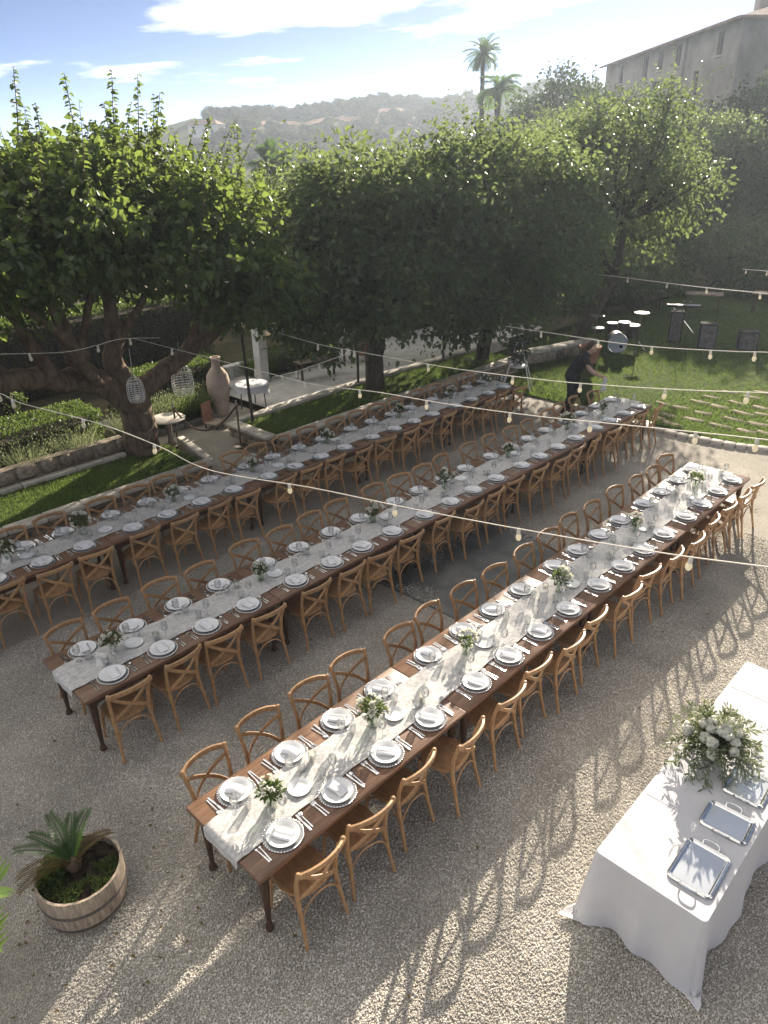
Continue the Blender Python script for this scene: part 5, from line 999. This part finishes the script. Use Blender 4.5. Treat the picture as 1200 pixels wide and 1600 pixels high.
# ================================================================== the band's gear on the lawn
def drum_kit():
    t = thing('drum_kit', 'drum kit with a white bass drum head on the shaded lawn', 'drum kit', (-5.95, 18.75, .03), R(40)); 
    b = MB(); n_ = 30; r = .29
    ring = lambda y, rr: [(rr*math.cos(2*PI*i/n_), y, .3+rr*math.sin(2*PI*i/n_)) for i in range(n_)]
    V = ring(-.2, r)+ring(.2, r); b.add(V, [(i, (i+1) % n_, n_+(i+1) % n_, n_+i) for i in range(n_)]); bd = b.build('bass_drum', M['blackwood'], t)
    b = MB(); b.add([(0, -.203, .3)]+ring(-.203, r-.01), [(0, 1+(i+1) % n_, 1+i) for i in range(n_)]); b.build('drum_head', M['drumskin'], bd, False)
    b = MB(); b.add([(.11, -.206, .2)]+[(.11+.05*math.cos(2*PI*i/16), -.206, .2+.05*math.sin(2*PI*i/16)) for i in range(16)], [(0, 1+(i+1) % 16, 1+i) for i in range(16)]); b.build('port_hole', M['blackcloth'], bd, False)
    b = MB(); b.tube([(r*math.cos(2*PI*i/n_), -.2, .3+r*math.sin(2*PI*i/n_)) for i in range(n_+1)], .016, 6, cap=False); b.build('hoop', M['silver'], bd)
    for x, y, z, rr, h in ((-.17, .05, .66, .15, .2), (.19, .05, .66, .17, .22), (.52, .35, .35, .21, .38), (-.5, .4, .5, .18, .14)):
        b = MB(); b.lathe([(0, 0), (rr, 0), (rr, h), (0, h+.003)], 20, (x, y, z), cap=False); d_ = b.build('drum', M['blackwood'], t); b = MB(); b.lathe([(rr+.004, h-.02), (rr+.012, h-.01), (rr+.004, h+.006), (rr-.006, h+.008), (0, h+.006)], 20, (x, y, z), cap=False); b.build('drum_head', M['drumskin'], d_)
    for x, y, z in ((-.62, .15, 1.05), (.68, .1, 1.15)):
        b = MB(); b.lathe([(0, .02), (.05, .018), (.22, 0), (.22, -.003), (0, .012)], 22, (x, y, z), cap=False); b.build('cymbal', M['iron'], t); b = MB(); b.tube([(x, y, .25), (x, y, z)], .011, 6)
        for k in range(3): a = 2*PI*k/3; b.tube([(x, y, .3), (x+.25*math.cos(a), y+.25*math.sin(a), 0)], .009, 5)
        b.build('cymbal_stand', M['silver'], t)
    b = MB(); b.lathe([(0, .43), (.16, .43), (.17, .46), (.16, .5), (0, .505)], 18, (0, .75, 0), cap=False); b.tube([(0, .75, .02), (0, .75, .43)], .02, 8); b.build('stool', M['blackcloth'], t)
drum_kit()
def speaker(x, y, w, d, h, rz, label):
    t = thing('loudspeaker', label, 'speaker', (x, y, .02), rz); mb = MB(); mb.bbox((0, 0, h/2), (w, d, h), .015); mb.build('cabinet', M['blackcloth'], t); mb = MB(); mb.bbox((0, -d/2-.006, h/2), (w-.06, .012, h-.08), .005); mb.build('grille', M['iron'], t); mb = MB(); mb.tube(spline([(w/2, -.06, h*.6), (w/2+.03, 0, h*.62), (w/2, .06, h*.6)], 6), .01, 6); mb.build('handle', M['iron'], t)
speaker(-4.1, 21.0, .5, .45, .75, R(25), 'black loudspeaker box on the lawn right of the drum kit'); speaker(-3.1, 21.6, .55, .5, .55, R(25), 'lower black floor speaker, rightmost of the band gear'); speaker(-5.2, 21.2, .4, .4, .95, R(25), 'tall narrow black speaker between the drum kit and boxes')
def xstand(x, y, rz, label):
    t = thing('keyboard_stand', label, 'keyboard', (x, y, .02), rz)
    for s in (-1, 1):
        for k in (-.2, .2): mb = MB(); mb.tube([(s*.4, k, 0), (-s*.35, k, .82)], .015, 6); mb.build('leg', M['silver'], t)
    mb = MB(); mb.bbox((0, 0, .86), (1.1, .32, .07), .01); kb = mb.build('keyboard', M['blackwood'], t); mb = MB(); mb.box((0, -.06, .897), (.98, .15, .008)); mb.build('keys', M['drumskin'], kb, False)
xstand(-5.6, 22.6, R(30), 'keyboard on a crossed metal stand behind the drum kit')
def mic(x, y, label):
    t = thing('microphone_stand', label, 'stand', (x, y, .02)); mb = MB(); mb.tube([(0, 0, .25), (0, 0, 1.35)], .009, 6)
    for k in range(3): a = 2*PI*k/3; mb.tube([(0, 0, .3), (.28*math.cos(a), .28*math.sin(a), 0)], .009, 5)
    mb.build('stand', M['iron'], t); mb = MB(); mb.tube([(0, 0, 1.35), (.3, -.25, 1.5)], .007, 6); mb.blob((.31, -.26, 1.505), .025); mb.build('boom', M['iron'], t)
mic(-4.6, 20.0, 'thin black microphone stand right of the drum kit'); mic(-6.9, 19.9, 'thin black microphone stand left behind the drum kit')
def gtable(x, y, rz, label):
    t = thing('garden_table', label, 'table', (x, y, .02), rz)
    for k in range(4): mb = MB(); mb.bbox((0, -.27+.18*k, .72), (1.3, .165, .03), .005); mb.build('table_slat', M['rubble'], t)
    for sx_ in (-.55, .55):
        for sy_ in (-.25, .25): mb = MB(); mb.tube([(sx_, sy_, 0), (sx_, sy_, .705)], .025, 6); mb.build('leg', M['legwood'], t)
gtable(-6.3, 26.0, R(20), 'pale garden table catching light behind the leaning trunk'); gtable(-4.4, 27.5, R(10), 'pale garden table farther back below the hazy trees'); gtable(-8.3, 25.4, R(35), 'pale garden table left of the leaning trunk')

# ================================================================== waiter
def person():
    t = thing('person', 'person in black clothes and white apron bending over beyond the middle row', 'person', (-3.98, 12.75, 0), R(32))
    # local: facing +x, leaning forward, arm reaching down with a white cloth
    def skin(name, edges, pts, m, voxel=.012):
        mb = MB()
        for chain in edges:
            P = np.array([pts[k][0] for k in chain]); r = np.array([pts[k][1] for k in chain]); q = spline(P, len(chain)*5); rr = np.interp(np.linspace(0, len(chain)-1, len(q)), np.arange(len(chain)), r); mb.tube(q, rr, 12); mb.blob(P[0], r[0], 10, 7); mb.blob(P[-1], r[-1], 10, 7)
        o = mb.build(name, m, t); md = o.modifiers.new('fuse', 'REMESH'); md.mode = 'VOXEL'; md.voxel_size = voxel; md.use_smooth_shade = True; s = o.modifiers.new('smooth', 'SMOOTH'); s.factor = .5; s.iterations = 5; return o
    p = {'hip': ((0, 0, .93), .135), 'belly': ((.05, 0, 1.06), .13), 'chest': ((.20, 0, 1.30), .145), 'neck0': ((.28, 0, 1.42), .075), 'neck1': ((.33, 0, 1.49), .055), 'head0': ((.375, 0, 1.555), .085), 'head1': ((.40, 0, 1.62), .088),
         'shL': ((.24, .17, 1.36), .062), 'elL': ((.36, .22, 1.10), .046), 'wrL': ((.56, .14, .97), .030), 'shR': ((.24, -.17, 1.36), .062), 'elR': ((.40, -.22, 1.12), .046), 'wrR': ((.62, -.16, 1.0), .030),
         'hpL': ((0, .09, .88), .105), 'knL': ((.05, .11, .48), .066), 'anL': ((-.02, .11, .10), .042), 'toL': ((.15, .12, .045), .04), 'hpR': ((0, -.09, .88), .105), 'knR': ((.02, -.11, .48), .066), 'anR': ((-.12, -.12, .10), .042), 'toR': ((.05, -.13, .045), .04)}
    for sd_, s in (('L', 1), ('R', -1)):
        w = np.array(p['wr'+sd_][0]); p['pm'+sd_] = ((w+np.array((.06, 0, -.015))).tolist(), .034)
        for k, (dy, ln) in enumerate(((-.030, .062), (-.010, .075), (.010, .070), (.029, .055))):
            a = w+np.array((.085, dy, -.02)); p[f'f{k}a{sd_}'] = (a.tolist(), .0095); p[f'f{k}b{sd_}'] = ((a+np.array((ln*.6, dy*.2, -.012))).tolist(), .009); p[f'f{k}c{sd_}'] = ((a+np.array((ln*.85, dy*.2, -.045))).tolist(), .008)
        a = w+np.array((.035, -s*.03, 0)); p['ta'+sd_] = (a.tolist(), .012); p['tb'+sd_] = ((a+np.array((.035, -s*.03, -.015))).tolist(), .0105); p['tc'+sd_] = ((a+np.array((.06, -s*.03, -.035))).tolist(), .009)
    ed = [('hip', 'belly', 'chest', 'neck0', 'neck1', 'head0', 'head1')]
    for s in 'LR': ed += [('chest', 'sh'+s, 'el'+s, 'wr'+s, 'pm'+s), ('hip', 'hp'+s, 'kn'+s, 'an'+s, 'to'+s), ('pm'+s, 'ta'+s, 'tb'+s, 'tc'+s)]+[('pm'+s, f'f{k}a{s}', f'f{k}b{s}', f'f{k}c{s}') for k in range(4)]
    p['nose'] = ((.49, 0, 1.575), .014); p['chin'] = ((.455, 0, 1.515), .03); p['earL'] = ((.40, .088, 1.575), .02); p['earR'] = ((.40, -.088, 1.575), .02); p['browL'] = ((.475, .035, 1.605), .013); p['browR'] = ((.475, -.035, 1.605), .013)
    ed += [('head0', 'nose'), ('head0', 'chin'), ('head0', 'earL'), ('head0', 'earR'), ('browL', 'browR')]
    skin('body', ed, p, M['skin'], .009)
    g = {k: (v[0], v[1]+.022) for k, v in p.items()}; g['slL'] = ((.30, .195, 1.23), .068); g['slR'] = ((.32, -.195, 1.24), .068)
    skin('shirt', [('hip', 'belly', 'chest', 'neck0'), ('chest', 'shL', 'slL'), ('chest', 'shR', 'slR')], g, M['blackcloth'], .014)
    g['toL'] = ((.15, .12, .05), .05); g['toR'] = ((.05, -.13, .05), .05)
    skin('trousers', [('hip', 'hpL', 'knL', 'anL'), ('hip', 'hpR', 'knR', 'anR')], g, M['blackcloth'], .014); skin('shoes', [('anL', 'toL'), ('anR', 'toR')], g, M['blackwood'], .012)
    h = {'a': ((.33, 0, 1.60), .085), 'b': ((.375, 0, 1.66), .092), 'c': ((.27, 0, 1.55), .055), 'd': ((.20, 0, 1.50), .04)}; skin('hair', [('b', 'a', 'c', 'd')], h, M['hair'], .012)
    for s in (-1, 1): mb = MB(); mb.blob((.474, s*.032, 1.578), .0115, 8, 6); mb.build('eye', M['blackwood'], t)
    mb = MB(); n_ = 14; V = []
    for j in range(12):
        z = .98-.045*j
        for i in range(n_): a = -1.1+2.2*i/(n_-1); r_ = .185+.004*j+.008*math.sin(i*1.7+j*.3); V.append((r_*math.cos(a)*.95+.01*j*.3, r_*math.sin(a), z))
    mb.add(V, [(j*n_+i, j*n_+i+1, (j+1)*n_+i+1, (j+1)*n_+i) for j in range(11) for i in range(n_-1)]); o = mb.build('apron', M['blackcloth'], t); sl = o.modifiers.new('thick', 'SOLIDIFY'); sl.thickness = .005
    c = MB(); V = []
    for j in range(9):
        for i in range(7): V.append((.04*math.sin(i*1.3+j*.4), (i-3)*.03*(.5+j*.07), -.04*j))
    c.add(V, [(j*7+i, j*7+i+1, (j+1)*7+i+1, (j+1)*7+i) for j in range(8) for i in range(6)]); o = c.build('cloth', M['napkin']); o.location = (-3.98+.72*math.cos(R(32))+.08, 12.75+.72*math.sin(R(32))-.13, .97); sl = o.modifiers.new('thick', 'SOLIDIFY'); sl.thickness = .006; tag(o, 'white cloth held in the hand of the bending person', 'cloth')
person()

# ================================================================== loose pebbles on the yard
def pebbles():
    pc = bpy.data.collections.new('pebble_shapes')
    for k in range(5):
        mb = MB(); mb.blob((0, 0, 0), (1, RNG.uniform(.65, .9), RNG.uniform(.5, .7)), 6, 4, .2); pc.objects.link(bpy.data.objects.new('pebble', mb.mesh('pebble', M['pebble'], False)))
    N_ = 600000; x = RNG.uniform(-4.5, 5.2, N_); y = RNG.uniform(-2.6, 9.5, N_); d = np.hypot(x-CAM[0], y-CAM[1]); az = np.degrees(np.arctan2(x-CAM[0], y-CAM[1])); dens = np.clip(1.25-d*.085, .22, 1)
    k = (RNG.random(N_) < dens) & (az > -82) & (az < 20); x, y = x[k], y[k]
    e_ = .10*np.sin(x*5.3+y*2)+.09*np.sin(y*6.1-x*3)+.05*np.sin(x*17+y*13)+RNG.normal(size=len(x))*.07; k = ~((x > -2.0+e_) & (x < -.40-e_) & (y > 4.55+e_) & (y < 6.95-e_)); x, y = x[k], y[k]
    on = (x > -2.08) & (x < -.32) & (y > 4.45) & (y < 7.05)
    z = on*.036+.012*np.sin(x*2.1+y*.7)*np.sin(y*1.7-x*.4)+.003
    me = bpy.data.meshes.new('gravel_pebbles'); me.vertices.add(len(x)); me.vertices.foreach_set('co', np.column_stack([x, y, z]).astype(np.float32).ravel()); o = struct(link('gravel_pebbles', me), 'stuff')
    o['label'] = 'loose pale pebbles covering the gravel yard'; o['category'] = 'gravel'
    ng = bpy.data.node_groups.new('scatter_pebbles', 'GeometryNodeTree'); ng.interface.new_socket('Geometry', in_out='INPUT', socket_type='NodeSocketGeometry'); ng.interface.new_socket('Geometry', in_out='OUTPUT', socket_type='NodeSocketGeometry')
    N = ng.nodes; L = ng.links; gi = N.new('NodeGroupInput'); go = N.new('NodeGroupOutput'); ip = N.new('GeometryNodeInstanceOnPoints'); ci = N.new('GeometryNodeCollectionInfo'); ci.inputs[0].default_value = pc; ci.inputs['Separate Children'].default_value = True; ci.inputs['Reset Children'].default_value = True
    rv = N.new('FunctionNodeRandomValue'); rv.data_type = 'FLOAT_VECTOR'; rv.inputs[0].default_value = (-.6, -.6, 0); rv.inputs[1].default_value = (.6, .6, 6.28)
    rs = N.new('FunctionNodeRandomValue'); rs.data_type = 'FLOAT'; rs.inputs[2].default_value = .0042; rs.inputs[3].default_value = .0108; rs.inputs['Seed'].default_value = 3
    L.new(gi.outputs[0], ip.inputs['Points']); L.new(ci.outputs[0], ip.inputs['Instance']); ip.inputs['Pick Instance'].default_value = True; L.new(rv.outputs[0], ip.inputs['Rotation']); L.new(rs.outputs[1], ip.inputs['Scale']); L.new(ip.outputs[0], go.inputs[0])
    o.modifiers.new('scatter', 'NODES').node_group = ng
pebbles()
def fallen_leaves():
    n_ = 190; x = np.concatenate([RNG.uniform(-6.6, 5, n_-60), RNG.normal(-.2, .6, 60)]); y = np.concatenate([RNG.uniform(-2, 12.5, n_-60), RNG.normal(-.5, .7, 60)])
    P = np.column_stack([x, y, np.full(n_, .024)]); a = RNG.uniform(0, 6.28, n_); A = np.column_stack([np.cos(a), np.sin(a), RNG.uniform(-.05, .25, n_)]); V, F = leaf_arrays(P, A, np.array((0, 0, 1.))+RNG.normal(size=(n_, 3))*.25, .042*RNG.uniform(.4, 1.3, n_), .026, 'hex')
    o = struct(link('fallen_leaves', np_mesh('fallen_leaves', V, F, M['drypalm'])), 'stuff'); o['label'] = 'dry brown leaves scattered over the gravel'; o['category'] = 'leaves'
fallen_leaves()

# ================================================================== air
def haze():
    m = bpy.data.materials.new('haze'); m.use_nodes = True; N = m.node_tree.nodes; N.remove(N['Principled BSDF']); v = N.new('ShaderNodeVolumePrincipled')
    v.inputs['Color'].default_value = (.62, .71, .84, 1); v.inputs['Density'].default_value = HAZE; v.inputs['Anisotropy'].default_value = .5; m.node_tree.links.new(v.outputs[0], N['Material Output'].inputs['Volume'])
    mb = MB(); mb.box((CAM[0], CAM[1], 15.0), (1300, 1300, 34)); o = mb.build('haze', m, None, False); o['kind'] = 'stuff'; o['label'] = 'pale sunlit haze filling the air of the valley'; o['category'] = 'haze'
HAZE = .0008
haze()
